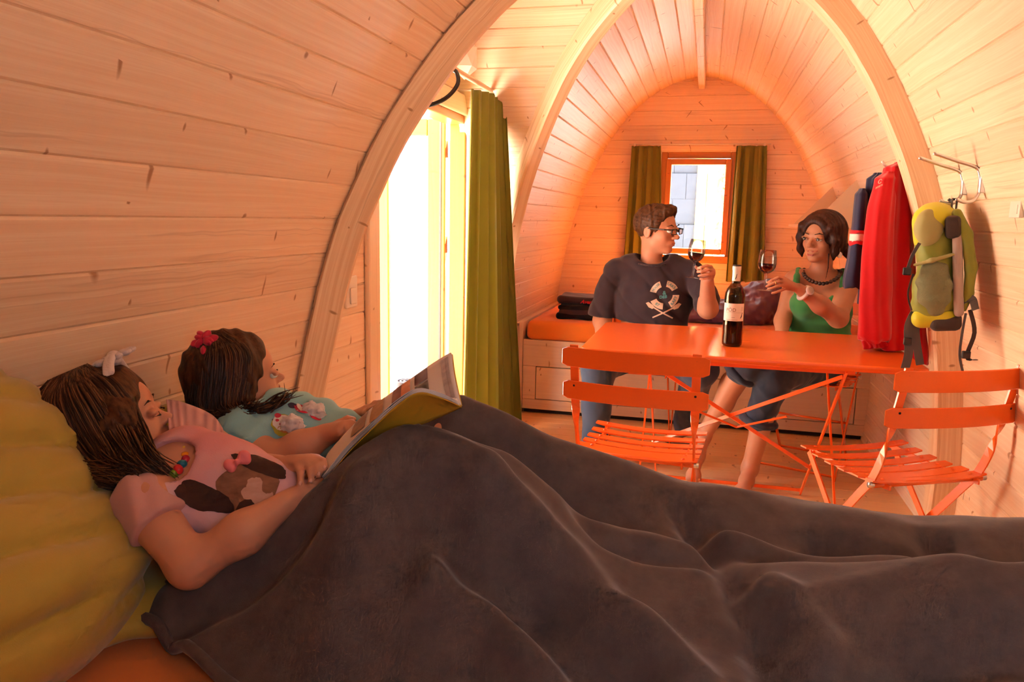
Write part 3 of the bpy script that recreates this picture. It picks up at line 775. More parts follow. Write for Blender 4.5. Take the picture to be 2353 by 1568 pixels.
inn=[(r-.0022 if r>.003 else 0,z+.003) for r,z in prof[:-2]]
MB().lathe(prof+inn[::-1],(0,0,0),40).build('glass',M['bottle'],bt,True)
wp=[(0,.012)]+[(r-.0030,z+.003) for r,z in prof[1:5]]+[(.0345,.196),(0,.196)]
MB().lathe(wp,(0,0,0),40).build('wine',M['wine'],bt,True)
MB().lathe([(.0146,.238),(.0150,.240),(.0148,.285),(.0160,.288),(.0160,.300),(.0150,.302)],(0,0,0),32).build('capsule',M['foil'],bt,True)
MB().lathe([(0,.3005),(.0145,.3005),(.0158,.304),(.0150,.3065),(0,.3055)],(0,0,0),32).build('mouth',M['ink'],bt,True)
R_=.0379; face=math.radians(-95)     # label centre points at the viewer side
def wrap(u,z,r=R_): a=face+u/r; return (r*math.cos(a),r*math.sin(a),z)
lab=MB().grid(lambda u,v: wrap((u-.5)*.092,.098+.066*v),28,3).build('label',M['paper'],bt,True,recalc=False)
def on_label(V,F,du,dz,mat,name,r=R_+.0004):
    V,F=sub_geo(V,F,.004); MB().add([wrap(x+du,y+dz,r) for x,y,_ in V],F).build(name,mat,lab,recalc=False)
on_label(*text_geo('PÕD',.019),-.010,.139,M['ink2'],'lettering')
for (du,dz,w,h) in ((0,.130,.072,.0006),(0,.112,.012,.0012),(-.006,.103,.045,.001),(.034,.142,.010,.0008),(.034,.146,.010,.0008),(.034,.150,.010,.0008),(.034,.138,.010,.0008)):
    on_label([(-w/2,-h/2,0),(w/2,-h/2,0),(w/2,h/2,0),(-w/2,h/2,0)],[(0,1,2,3)],du,dz,M['ink2'],'printed_line')
feather=[(-.006,-.011,0),(-.002,-.010,0),(.002,-.003,0),(.003,.006,0),(.006,.012,0),(.0015,.010,0),(-.001,.002,0)]
on_label(feather,[tuple(range(7))],.033,.119,M['ink'],'feather_mark')
on_label([(x*.7,y*.9,0) for x,y,_ in feather],[tuple(range(7))],.0,.262,M['ink'],'feather_mark',.0153)
# ------------------------------------------------------------------ coat hooks, backpack, jackets
def hook(y,label):
    z=1.335; x=wallx(z); h=empty('coat_hook',(x,y,z)); tag(h,label,'hook','steel coat hooks on the boards')
    MB().tube(catmull([(-.135,0,.085),(-.07,0,.062),(-.022,0,.046),(-.008,0,.03),(-.002,0,.0),(-.004,0,-.03),(-.018,0,-.052),(-.04,0,-.056),(-.062,0,-.047)],40),.0052,8).build('bent_rod',M['chrome'],h,True)
    MB().box((-.006,-.011,-.03),(.012,.011,.03)).build('fixing_plate',M['chrome'],h,bev=.003)
    return h
hook(2.68,'bent steel coat hook that the green backpack hangs from'); hook(2.52,'empty bent steel coat hook nearer the camera than the backpack')
M['olive']=cloth('olive_nylon',(.23,.25,.035),.5,.15,var=.15,weave=900); M['lime']=cloth('lime_nylon',(.60,.56,.03),.45,.1,weave=900); M['khaki']=cloth('khaki_nylon',(.36,.32,.12),.55,.15); M['strap']=cloth('grey_webbing',(.10,.095,.10),.7,.2); M['meshp']=cloth('grey_green_mesh',(.20,.21,.11),.7,.1,weave=260,bumps=.6); M['greypad']=cloth('grey_pink_padding',(.42,.32,.29),.8,.2); M['dkbrown']=cloth('dark_brown_nylon',(.055,.035,.03),.7,.1)
bp=empty('backpack',(.70,2.66,.90)); tag(bp,'green and lime backpack hanging from the coat hook','backpack')
Mb=np.array(Matrix.Rotation(math.radians(-7),3,'Y')@Matrix.Rotation(math.radians(-16),3,'Z'))
def BPt(x,y,z): return np.array([.712,2.655,1.078])+Mb@np.array([x*.80,y*.85,z])
def sb(name,mat,h=.005,parent=bp,**k):
    def wrapb(s): o=s.build(name,mat,parent,h,1); return loc2(o,bp)
    return wrapb
body=SDF(.03).box(BPt(.0,0,-.01),(.054,.080,.150),.055,Mb).box(BPt(-.012,0,-.10),(.058,.078,.075),.05,Mb).disp(lambda P:.004*smooth_noise(P,55,4)+.003*np.sin(P[:,2]*70+P[:,0]*40))
sb('body',M['olive'])(body)
lid=SDF(.02).ell(BPt(.0,0,.155),(.060,.085,.050),Mb).ell(BPt(-.045,-.01,.115),(.027,.075,.060),Mb).disp(lambda P:.002*smooth_noise(P,60,8)); sb('lid',M['lime'])(lid)
flap=SDF(.02).ell(BPt(-.020,-.075,.125),(.040,.030,.062),Mb).disp(lambda P:.002*smooth_noise(P,60,9)); sb('side_flap',M['khaki'])(flap)
pk=SDF(.02).ell(BPt(-.005,-.085,-.055),(.050,.024,.092),Mb).disp(lambda P:.002*smooth_noise(P,80,5)+.0025*np.sin(P[:,2]*120)); sb('mesh_pocket',M['meshp'])(pk)
hem=SDF(.01).chain([BPt(-.070,-.098,.018),BPt(-.01,-.117,.030),BPt(.060,-.100,.043)],[.006,.007,.006]); sb('pocket_hem',M['khaki'])(hem)
bt2=SDF(.02).box(BPt(-.012,0,-.155),(.062,.082,.030),.028,Mb); sb('bottom_panel',M['lime'])(bt2)
bt3=SDF(.02).box(BPt(.03,-.01,-.172),(.044,.080,.022),.02,Mb); sb('base_patch',M['dkbrown'])(bt3)
pad=SDF(.02).box(BPt(.075,0,.0),(.014,.085,.150),.012,Mb); sb('back_pad',M['greypad'])(pad)
yoke=SDF(.02).box(BPt(.062,-.05,.125),(.022,.05,.035),.015,Mb); sb('top_yoke',M['dkbrown'])(yoke)
stp=SDF(.01).chain([BPt(.075,-.075,.165),BPt(.105,-.080,.10),BPt(.118,-.080,.0),BPt(.108,-.078,-.08),BPt(.092,-.07,-.13)],[.015,.017,.017,.014,.008]); sb('shoulder_strap',M['olive'])(stp)
def ribbon(name,pts,w,t,mat,up=(0,1,0)):
    o=MB().bar(catmull([tuple(p) for p in pts],16),w,t,up).build(name,mat,bp); return loc2(o,bp)
ribbon('haul_loop',[(.735,2.68,1.285),BPt(.06,-.01,.205),BPt(.055,-.015,.165)],.014,.002,M['strap'])
ribbon('haul_loop',[(.737,2.672,1.285),BPt(.075,.0,.205),BPt(.07,.015,.165)],.014,.002,M['strap'])
ribbon('hip_belt',[BPt(-.075,-.06,-.135),BPt(-.098,-.07,-.18),BPt(-.100,-.07,-.26),BPt(-.115,-.07,-.315)],.026,.0022,M['strap'],(1,0,0))
ribbon('hip_belt',[BPt(-.065,-.05,-.13),BPt(-.075,-.055,-.2),BPt(-.062,-.055,-.305)],.024,.0022,M['strap'],(1,0,0))
ribbon('hip_belt',[BPt(.088,-.08,-.10),BPt(.118,-.09,-.095),BPt(.13,-.085,-.13)],.022,.003,M['strap'],(0,0,1))
ribbon('tail_strap',[BPt(.098,-.08,-.14),BPt(.085,-.085,-.20),BPt(.075,-.085,-.27),BPt(.085,-.085,-.325)],.007,.0018,M['strap'],(1,0,0))
ribbon('tail_strap',[BPt(.112,-.08,-.13),BPt(.125,-.085,-.20),BPt(.098,-.085,-.275),BPt(.135,-.085,-.285)],.012,.0018,M['dkbrown'],(1,0,0))
ribbon('side_strap',[BPt(-.05,-.10,.085),BPt(-.075,-.10,.05),BPt(-.092,-.10,.01)],.010,.002,M['strap'],(1,0,0))
ribbon('draw_cord',[BPt(-.075,-.09,-.01),BPt(-.095,-.095,-.07),BPt(-.085,-.09,-.125)],.005,.003,M['dkbrown'],(1,0,0))
for c in ((-.103,-.074,-.225),(.096,-.09,-.268),(-.096,-.103,.0)):
    o=MB().box((-.012,-.006,-.012),(.012,.006,.012)).build('buckle',M['black'],bp,bev=.003); o.location=Vector(BPt(*c))-Vector(bp.location)
# loft of hanging cloth
def hang(name,stations,nf,amp,mat,parent,seed=0,n=96,steps=60,open_top=False):
    """stations: (z,cx,cy,rx,ry) top to bottom"""
    r=random.Random(seed); ph=[r.random()*6.28 for _ in range(5)]
    S=[]
    zs=[s[0] for s in stations]
    for k in range(steps):
        t=k/(steps-1)*(len(stations)-1); i=min(int(t),len(stations)-2); u=t-i; a,b=stations[i],stations[i+1]; e=u*u*(3-2*u)
        S.append([a[j]*(1-e)+b[j]*e if j else a[0]*(1-u)+b[0]*u for j in range(5)])
    V=[];F=[]
    for k,(z,cx,cy_,rx,ry) in enumerate(S):
        v=k/(steps-1)
        for j in range(n):
            a=2*math.pi*j/n; w=math.sin(nf*a+ph[0]+.8*math.sin(2*a+ph[1])+1.2*v*math.sin(a+ph[2]))*amp*(.25+.75*v)*(1-.15*math.sin(9*v))
            w+=.3*amp*math.sin((nf*2+1)*a+ph[3]+2*math.sin(3*v+ph[1]))
            V.append((cx+(rx+w)*math.cos(a),cy_+(ry+w)*math.sin(a),z+.006*math.sin(3*a+ph[4])*v))
    for k in range(steps-1):
        for j in range(n): F.append((k*n+j,k*n+(j+1)%n,(k+1)*n+(j+1)%n,(k+1)*n+j))
    F.append(tuple(range(n))); F.append(tuple((steps-1)*n+j for j in range(n-1,-1,-1)))
    o=MB().add(V,F).build(name,mat,parent,True); return loc2(o,parent)
M['red']=cloth('red_fleece',(.62,.003,.012),.85,.4,var=.06); M['navy']=cloth('navy_cotton',(.022,.028,.075),.85,.3); M['redband']=cloth('red_knit',(.55,.01,.02),.8,.2); M['whiteband']=cloth('white_knit',(.75,.68,.62),.8,.2)
rj=empty('red_jacket',(.66,3.10,.72)); tag(rj,'red fleece jacket hanging behind the pale arch rib','jacket')
hang('body',[(1.437,.672,3.10,.012,.03),(1.415,.665,3.10,.045,.05),(1.34,.668,3.11,.058,.075),(1.20,.672,3.115,.064,.085),(.98,.684,3.11,.072,.09),(.80,.706,3.105,.074,.09),(.752,.712,3.10,.076,.09)],3,.013,M['red'],rj,3)
hang('sleeve',[(1.40,.635,3.07,.02,.03),(1.37,.620,3.055,.036,.045),(1.25,.608,3.03,.044,.05),(1.10,.606,3.01,.048,.05),(.95,.612,3.0,.052,.05),(.80,.622,2.995,.054,.05),(.785,.622,2.995,.048,.046)],3,.008,M['red'],rj,7)
hang('tail',[(1.0,.772,3.10,.02,.04),(.85,.785,3.10,.028,.05),(.72,.798,3.09,.034,.05),(.70,.800,3.09,.032,.05)],3,.006,M['red'],rj,12,steps=20)
hang('cuff',[(.79,.640,3.05,.05,.045),(.752,.650,3.05,.05,.04)],7,.008,M['red'],rj,9,steps=10)
V,F=sub_geo(*text_geo('ntern',.013,.0003),.01)   # small embroidered word and round emblem on the shoulder
def shoulder(x,y,z=0): return (.592+x*.80, 3.012-.010+.10*x, 1.345+y+x*.45)
em=MB().add([shoulder(x,y) for x,y,_ in V],F).build('lettering',M['whiteband'],rj,recalc=False); loc2(em,rj)
em=MB().tube([shoulder(.007*math.cos(a)+.002,.016+.0065*math.sin(a)) for a in np.linspace(0,5.6,14)],.0013,5).build('emblem',M['whiteband'],rj,True); loc2(em,rj)
nj=empty('navy_jacket',(.60,3.23,.95)); tag(nj,'navy jacket with red and white sleeve bands behind the red jacket','jacket')
hang('body',[(1.405,.625,3.22,.012,.03),(1.38,.62,3.23,.03,.05),(1.25,.635,3.25,.04,.06),(1.05,.645,3.25,.045,.06),(.90,.65,3.25,.05,.06)],4,.008,M['navy'],nj,2)
sl=[(1.345,.574,3.21,.010,.03),(1.32,.572,3.21,.022,.04),(1.19,.572,3.20,.024,.04),(1.10,.570,3.19,.028,.04),(.985,.565,3.18,.034,.04),(.965,.566,3.18,.034,.038)]
hang('sleeve',sl,3,.003,M['navy'],nj,4)
hang('sleeve_band',[(1.186,.572,3.199,.0285,.046),(1.172,.572,3.199,.0285,.046)],3,.001,M['redband'],nj,4,steps=6); hang('sleeve_band',[(1.172,.571,3.198,.0285,.046),(1.145,.5705,3.195,.0285,.046)],3,.001,M['whiteband'],nj,4,steps=6); hang('sleeve_band',[(1.145,.570,3.195,.029,.046),(1.131,.570,3.195,.029,.046)],3,.001,M['redband'],nj,4,steps=6)
hk2=empty('coat_hook',(wallx(1.41)+.0,3.16,1.41)); tag(hk2,'steel coat hook holding the red and navy jackets','hook','steel coat hooks on the boards')
MB().tube(catmull([(0,0,0),(-.04,0,.0),(-.10,0,.015),(-.12,0,.035)],14),.005,8).build('bent_rod',M['chrome'],hk2,True); MB().box((-.005,-.011,-.03),(.012,.011,.03)).build('fixing_plate',M['chrome'],hk2,bev=.003)
# ------------------------------------------------------------------ things on the far bed
M['plum']=cloth('dark_plum_fleece',(.060,.030,.034),.9,.35); M['black_fl']=cloth('black_fleece',(.016,.010,.011),.9,.2)
fj=empty('folded_jacket',(-.72,4.78,.588)); tag(fj,'folded dark jacket with red lettering on the far bed beside the man','jacket')
for i,(z0,z1,dx,m_) in enumerate(((.59,.618,.0,'black_fl'),(.615,.648,.008,'plum'),(.645,.672,-.004,'black_fl'))):
    s=SDF(.01).box((-.70+dx,4.78,(z0+z1)/2),(.185-.006*i,.15,(z1-z0)/2+.004),.015).disp(lambda P:.005*smooth_noise(P,22,i+3)); loc2(s.build('fold',M[m_],fj,.007,1),fj)
s=SDF(.02).box((-.71,4.79,.705),(.178,.145,.032),.03).disp(lambda P:.012*np.sin((P[:,0]+.9)*9)+.005*smooth_noise(P,25,6)); loc2(s.build('top_fold',M['plum'],fj,.007,1),fj)
V,F=sub_geo(*text_geo('Aventura',.036,.0012,.35),.01); o=MB().add([(-.665+x*.95,4.6405-.018+y*.25-.010*abs(x),.700+y*.85-.02*x) for x,y,_ in V],F).build('lettering',M['redband'],fj,recalc=False); loc2(o,fj)
M['purple']=cloth('purple_nylon',(.16,.065,.11),.42,.25,var=.25)
sbg=SDF(.05)
for (c,r) in (((.10,4.95,.64),(.20,.20,.085)),((.30,4.98,.66),(.16,.2,.10)),((.36,5.02,.76),(.10,.12,.10)),((.42,5.0,.70),(.14,.16,.14)),((-.02,4.9,.62),(.14,.16,.06)),((.25,4.86,.65),(.16,.12,.09))): sbg.ell(c,r)
sbg.disp(lambda P:.016*smooth_noise(P,26,11)+.010*np.abs(smooth_noise(P,50,12))).cut((0,0,.590),(0,0,-1))
tag(sbg.build('sleeping_bag',M['purple'],None,.008,1),'crumpled purple sleeping bag on the far bed between the couple','sleeping bag')
# ------------------------------------------------------------------ near bed
MZ=.598
nbase=empty('bed_base',(-.06,.75,0)); tag(nbase,'pine bed base under the orange mattress of the two girls','bed')
def nb(name,lo,hi,ax,mat='pine_panel'): return loc2(beam(name,lo,hi,ax,mat,nbase,.003),nbase)
nb('front_rail',(-1.05,1.45,.025),(.93,1.472,.47),0); nb('slat_deck',(-1.05,.0,.44),(.93,1.45,.468),0); nb('side_panel',(-1.075,.0,0),(-1.052,1.46,.52),2); nb('side_panel',(.905,.0,0),(.928,1.46,.47),2)
cushion_box('mattress',(-1.035,.0,.472),(.895,1.455,MZ),.03,M['orange_fab'],'orange mattress under the two girls and the grey blanket','mattress',.002,5,.018)
# green pillows
M['green_fab']=cloth('green_pillowcase',(.46,.34,.06),.62,.25,var=.07)
def frame(n,t):
    n=Vector(n).normalized(); t=Vector(t); t=(t-n*t.dot(n)).normalized(); b=n.cross(t); return np.array([[n.x,t.x,b.x],[n.y,t.y,b.y],[n.z,t.z,b.z]])
F1=frame((.80,-.10,.60),(0,1,.05))
def wrinkle(P):
    q=P-np.array([-.95,.55,.80]); sl=q@F1[:,2]; t=q@F1[:,1]
    w=1.5*smooth_noise(P,6,21)
    m=np.clip(.6+.9*smooth_noise(P,11,22),.1,1)
    c1=(1-np.abs(np.sin(sl*38+t*8+w)))**2; c2=(1-np.abs(np.sin(sl*62-t*10+1.3*w+1.0)))**2
    return .028*c1*m+.012*c2*(1.1-m)+.006*smooth_noise(P,17,23)-.006
s=SDF(.07).ell((-.955,.58,.80),(.115,.38,.28),F1).ell((-.822,.66,.712),(.112,.25,.115)).disp(wrinkle)
s.cut((0,0,MZ+.004),(0,0,-1),.02).cut((-1.045,0,0),(-1,0,0),.02)
tag(s.build('pillow',M['green_fab'],None,.008,1),'large green pillow propped behind the girl in pink','pillow','green pillows on the near bed')
F2=frame((.75,-.25,.62),(0,1,0))
s=SDF(.05).ell((-.985,1.22,.70),(.070,.30,.135),F2).disp(lambda P:.005*smooth_noise(P,20,31)+.003*np.sin(P[:,1]*60+P[:,2]*20)); s.cut((0,0,MZ+.004),(0,0,-1),.02).cut((-1.05,0,0),(-1,0,0),.02)
tag(s.build('pillow',M['green_fab'],None,.007,1),'green pillow against the boards under the girl in turquoise','pillow','green pillows on the near bed')
s=SDF(.03).ell((-.845,.885,.632),(.155,.125,.042)).disp(lambda P:.006*smooth_noise(P,22,33)+.004*np.sin(P[:,0]*50+P[:,1]*40)); s.cut((0,0,MZ+.003),(0,0,-1),.01)
tag(s.build('pillow',M['green_fab'],None,.006,1),'flat pale green pillow below the elbow of the girl in pink','pillow','green pillows on the near bed')
# blanket -------------------------------------------------------------
RB=[(-.62,1.28,.70),(-.50,1.28,.82),(-.425,1.28,.883),(-.32,1.30,.845),(-.22,1.32,.81),(-.14,1.34,.775),(-.07,1.36,.742),(0,1.37,.722),(.08,1.37,.722),(.17,1.37,.715),(.3,1.37,.705),(.39,1.38,.686),(.5,1.39,.698),(.6,1.39,.706),(1.0,1.38,.66)]
RA=[(-.57,.99,.775),(-.47,.985,.87),(-.385,.98,.918),(-.32,1.0,.90),(-.27,1.03,.86),(-.2,1.05,.815),(-.14,1.06,.777),(-.08,1.07,.750),(.0,1.07,.738),(.07,1.06,.722),(.16,1.05,.735),(.25,1.05,.742),(.32,1.05,.757),(.42,1.04,.775),(.6,1.04,.77),(1.0,1.04,.70)]
RC=[(-.82,.868,.615),(-.70,.868,.69),(-.61,.91,.745),(-.56,.96,.785)]
RD=[(-.42,.93,.80),(-.2,.86,.72),(.05,.84,.70),(.35,.86,.715),(.7,.86,.70)]
XL=[(.30,.30),(.5,.0),(.6,-.25),(.72,-.50),(.80,-.66),(.835,-.755),(.86,-.80),(.875,-.785),(.89,-.69),(.91,-.61),(.95,-.565),(1.0,-.555),(1.05,-.575),(1.1,-.60),(1.2,-.65),(1.3,-.665),(1.42,-.67),(1.6,-.67)]
def poly_h(X,Y,R,w_near,w_far):
    """height profile of a ridge polyline; returns bump weight and ridge height"""
    best=np.full(X.shape,9.0); hz=np.zeros(X.shape); side=np.zeros(X.shape)
    for (x0,y0,z0),(x1,y1,z1) in zip(R[:-1],R[1:]):
        dx,dy=x1-x0,y1-y0; l2=dx*dx+dy*dy; t=np.clip(((X-x0)*dx+(Y-y0)*dy)/l2,0,1)
        d=np.hypot(X-x0-t*dx,Y-y0-t*dy); m=d<best; best=np.where(m,d,best); hz=np.where(m,z0+(z1-z0)*t,hz); side=np.where(m,Y-(y0+t*dy),side)
    w=np.where(side<0,w_near,w_far); q=np.clip(best/w,0,1)
    return (.5+.5*np.cos(np.pi*q)),hz
def blanket_z(X,Y):
    base=MZ+.012+.045*np.clip((X+.55)/.5,0,1)*np.clip((Y-.62)/.2,0,1)
    z=base.copy()
    def smax(a,b,k=.03): h=np.maximum(k-np.abs(a-b),0)/k; return np.maximum(a,b)+h*h*k*.25
    for R,wn,wf in ((RB,.19,.20),(RA,.30,.17),(RC,.11,.10),(RD,.20,.12)):
        b,h=poly_h(X,Y,R,wn,wf); z=smax(z,base+(h-base)*b)
    P=np.stack([X.ravel(),Y.ravel(),0*X.ravel()],1)
    # creases fanning out from the two knees, broad folds and small rumples
    for (kx,ky,n_,sd) in ((-.385,.98,9,1),(-.42,1.28,7,2)):
        th=np.arctan2(Y-ky,X-kx); r=np.hypot(X-kx,Y-ky)
        z=z+.009*np.sin(n_*th+1.5*np.sin(2*th+sd)+5*r)*np.clip(r/.10,0,1)*np.exp(-(r/.42)**2)
    z=z+(.010*smooth_noise(P,9,41)+.0055*smooth_noise(P,24,42)).reshape(X.shape)
    f=smooth_noise(P*np.array([.55,1.5,1]),11,44).reshape(X.shape); z=z+.013*(1-np.abs(f))**3*np.clip((X+.45)/.3,0,1)
    for pl,dep,wd in (([(-.38,.958),(-.371,.91),(-.361,.872),(-.345,.847)],.020,.05),([(-.329,.906),(-.273,.883),(-.211,.874),(-.134,.822),(-.055,.772)],.034,.075),([(-.153,1.068),(-.11,1.038),(-.048,1.054),(.014,1.08)],.020,.04),
        ([(-.018,1.298),(.014,1.244),(.063,1.05),(.091,.927),(.10,.836)],.022,.045),([(.403,1.313),(.36,1.18),(.40,1.10)],.03,.06),([(-.66,.82),(-.60,.845),(-.53,.875),(-.50,.90)],.022,.05),([(.22,1.25),(.40,1.20),(.60,1.22)],.03,.07),([(.15,.80),(.35,.93),(.6,.95)],.030,.07)):
        b,_=poly_h(X,Y,[(a_,c_,0.0) for a_,c_ in pl],wd,wd); z=z-1.5*dep*b**1.4
    for pl,dep,wd in (([(-.30,.84),(-.22,.82),(-.14,.76)],.022,.05),([(-.26,.95),(-.15,.93),(-.05,.86),(.02,.78)],.026,.06),([(.10,1.0),(.16,.90),(.17,.80)],.018,.05),([(-.45,.90),(-.43,.83),(-.42,.77)],.018,.05),([(.05,1.22),(.2,1.16),(.32,1.15)],.02,.05)):
        b,_=poly_h(X,Y,[(a_,c_,0.0) for a_,c_ in pl],wd,wd); z=z+1.5*dep*b**1.3
    drop=np.clip((Y-1.455)/.05,0,1); z=z-drop**1.5*.10
    return z
nu,nv=430,260
ys=np.interp(np.linspace(0,1,nv),[0,.25,.62,1],[.32,.80,1.12,1.52]); xl=np.interp(ys,[a for a,b in XL],[b for a,b in XL])
U=np.linspace(0,1,nu)[:,None]; X=xl[None]+(.900-xl[None])*U**1.15; Y=np.broadcast_to(ys[None],X.shape).copy()
Z=sum(wx*wy*blanket_z(X+dx,Y+dy) for dx,wx in ((-.013,.25),(0,.5),(.013,.25)) for dy,wy in ((-.013,.25),(0,.5),(.013,.25)))
V=np.stack([X,Y,Z],-1).reshape(-1,3)
n=NT('brown_grey_fleece'); co=n.coord(); f1=n.noise(co,7,3); f2=n.noise(n.mapping(co,(1,1,1)),900,2); f3=n.noise(co,60,4)
f4=n.noise(n.mapping(co,(1,1,1)),26,5,.65); n.set(n.mix(n.ramp(f4,[(.25,0),(.75,1)]),n.mix(f1,(.072,.052,.052),(.105,.078,.078)),n.mix(f1,(.120,.086,.078),(.165,.122,.110))),.95,0,.12); n.b.inputs['Sheen Weight'].default_value=.38; n.b.inputs['Sheen Roughness'].default_value=.35; n.b.inputs['Sheen Tint'].default_value=(.75,.66,.64,1)
n.bump(n.math('ADD',f2,n.math('MULTIPLY',f3,.5)),.22,.003); M['fleece']=n.m
mb=MB(); mb.v=[tuple(v) for v in V]; mb.f=[(i*nv+j,(i+1)*nv+j,(i+1)*nv+j+1,i*nv+j+1) for i in range(nu-1) for j in range(nv-1)]; mb.uv=[None]*len(mb.f); mb.mi=[0]*len(mb.f)
bl=empty('blanket',(0,1.0,MZ)); tag(bl,'brown grey fleece blanket spread over the knees of both girls','blanket')
o=mb.build('throw',M['fleece'],bl,True,recalc=False); loc2(o,bl); sm=o.modifiers.new('s','SOLIDIFY'); sm.thickness=.010; sm.offset=-1
hem=[(float(xl[j]),float(ys[j])) for j in range(nv) if .55<ys[j]<1.44]; hz=blanket_z(np.array([[h[0]] for h in hem]),np.array([[h[1]] for h in hem]))[:,0]
o=MB().tube([(h[0],h[1],z-.004) for h,z in zip(hem,hz)],.0085,8).build('hem',M['fleece'],bl,True); loc2(o,bl)
# ------------------------------------------------------------------ book on the girls' knees
bk=empty('book',(-.44,1.02,.86)); tag(bk,'open paperback with a yellow cover resting on the blanket over the girls\' knees','book')
M['page']=plain('paper_pages',(.78,.70,.66),.7); M['ycover']=plain('yellow_cover',(.62,.36,.03),.5,var=.05); 
N_=[(-.526,.965,.822),(-.487,.965,.871),(-.445,.965,.913),(-.405,.965,.950),(-.375,.965,.968),(-.346,.968,.963),(-.320,.972,.952)]
S_=[(-.555,1.02,.796),(-.497,1.02,.850),(-.440,1.02,.884),(-.381,1.02,.912),(-.333,1.02,.938)]
F_=[(-.612,1.15,.800),(-.548,1.15,.868),(-.495,1.15,.915),(-.441,1.15,.955),(-.392,1.15,.988)]
m_=30; Nc,Sc,Fc=catmull(N_,m_),catmull(S_,m_),catmull(F_,m_)
def leafsurf(A,B,bulge,off,name,mat,parent,thick=.0012,nv_=10,lo=0,hi=1,wav=0):
    def fn(u,v):
        i=min(int(u*(m_-1)+.5),m_-1); a,b=A[i],B[i]; vv=lo+(hi-lo)*v; p=a.lerp(b,vv)
        t=(A[min(i+1,m_-1)]-A[max(i-1,0)]).normalized(); nn=t.cross(b-a).normalized()
        if nn.z<0: nn=-nn
        return p+nn*(bulge*math.sin(math.pi*min(vv,1))+off+wav*math.sin(u*9)*vv)
    o=MB().grid(fn,m_,nv_).build(name,mat,parent,True,recalc=False); loc2(o,bk); sm=o.modifiers.new('s','SOLIDIFY'); sm.thickness=thick; return o
leafsurf(Sc,Nc,.004,-.0080,'cover',M['ycover'],bk); leafsurf(Sc,Fc,.004,-.0060,'cover',M['ycover'],bk)
for k in range(7): leafsurf(Sc,Nc,.005,-.0062+.0011*k,'page',M['page'],bk,.0004,10,0,.985+.006*(k%3),.0012*(k%3-1))
for k in range(4): pg=leafsurf(Sc,Fc,.006,-.0042+.0012*k,'page',M['page'],bk,.0004,10,0,.98+.006*(k%3),.001*(k%2))
def page_print(u0,u1,v0,v1,col,side='F'):
    mm=plain('print_%d'%random.randrange(99999),col,.6,var=.5,scale=60)
    B=Fc if side=='F' else Nc
    def fn(u,v):
        uu=u0+(u1-u0)*u; vv=v0+(v1-v0)*v; i=min(int(uu*(m_-1)+.5),m_-1); a,b=Sc[i],B[i]; p=a.lerp(b,vv); t=(Sc[min(i+1,m_-1)]-Sc[max(i-1,0)]).normalized(); nn=t.cross(b-a).normalized()
        if nn.z<0: nn=-nn
        return p+nn*((.006 if side=='F' else .005)*math.sin(math.pi*vv)+.0012)
    o=MB().grid(fn,8,6).build('printed_photo',mm,pg,True,recalc=False); loc2(o,bk)
page_print(.70,.80,.66,.92,(.16,.09,.08)); page_print(.70,.80,.36,.62,(.12,.12,.10)); page_print(.70,.80,.05,.32,(.10,.07,.06))
page_print(.50,.58,.35,.92,(.22,.08,.05)); page_print(.58,.67,.35,.92,(.75,.22,.05)); page_print(.35,.46,.40,.92,(.40,.20,.06)); page_print(.2,.32,.4,.9,(.3,.16,.08))
page_print(.25,.62,.55,.95,(.05,.04,.05),'N'); page_print(.62,.8,.55,.9,(.25,.25,.30),'N')
for k in range(14): page_print(.84+.009*k,.843+.009*k,.10,.90,(.42,.36,.36))
# ------------------------------------------------------------------ people
def skin(name,col,red):
    n=NT(name); co=n.coord(); f=n.noise(co,35,4); g=n.noise(co,300,2)
    n.set(n.mix(f,col,red),.48,0,.35); n.b.inputs['Subsurface Weight'].default_value=.0
    n.bump(g,.06,.001); return n.m
M['skin_m']=skin('skin_light_tan',(.62,.30,.18),(.56,.24,.14)); M['skin_w']=skin('skin_tan',(.56,.27,.15),(.50,.22,.12)); M['skin_g']=skin('skin_child',(.64,.31,.19),(.60,.26,.16))
M['lip']=plain('lips',(.45,.12,.09),.4); M['nail']=plain('nails',(.72,.38,.30),.25); M['eyew']=plain('eye_white',(.80,.76,.72),.2); M['iris']=plain('iris',(.07,.045,.03),.1); M['brow']=plain('eyebrow',(.06,.028,.014),.8); M['teeth']=plain('teeth',(.85,.80,.72),.3)
def hair_mat(name,a,b,sc):
    n=NT(name); f=n.noise(n.mapping(n.coord(),sc),1.0,4,.6); n.set(n.mix(n.ramp(f,[(.3,0),(.7,1)]),a,b),.5,0,.22); n.bump(f,.35,.003); return n.m
M['hair_m']=hair_mat('short_brown_hair',(.045,.018,.008),(.12,.05,.02),(90,90,60)); M['hair_w']=hair_mat('dark_auburn_hair',(.022,.006,.003),(.075,.022,.010),(150,150,18)); M['hair_a']=hair_mat('brown_straight_hair',(.035,.012,.005),(.15,.055,.02),(60,160,60)); M['hair_b']=hair_mat('dark_brown_hair',(.028,.010,.005),(.11,.040,.016),(120,120,30))
def V3(a): return np.array(a,float)
def unit(a): a=V3(a); return a/np.linalg.norm(a)
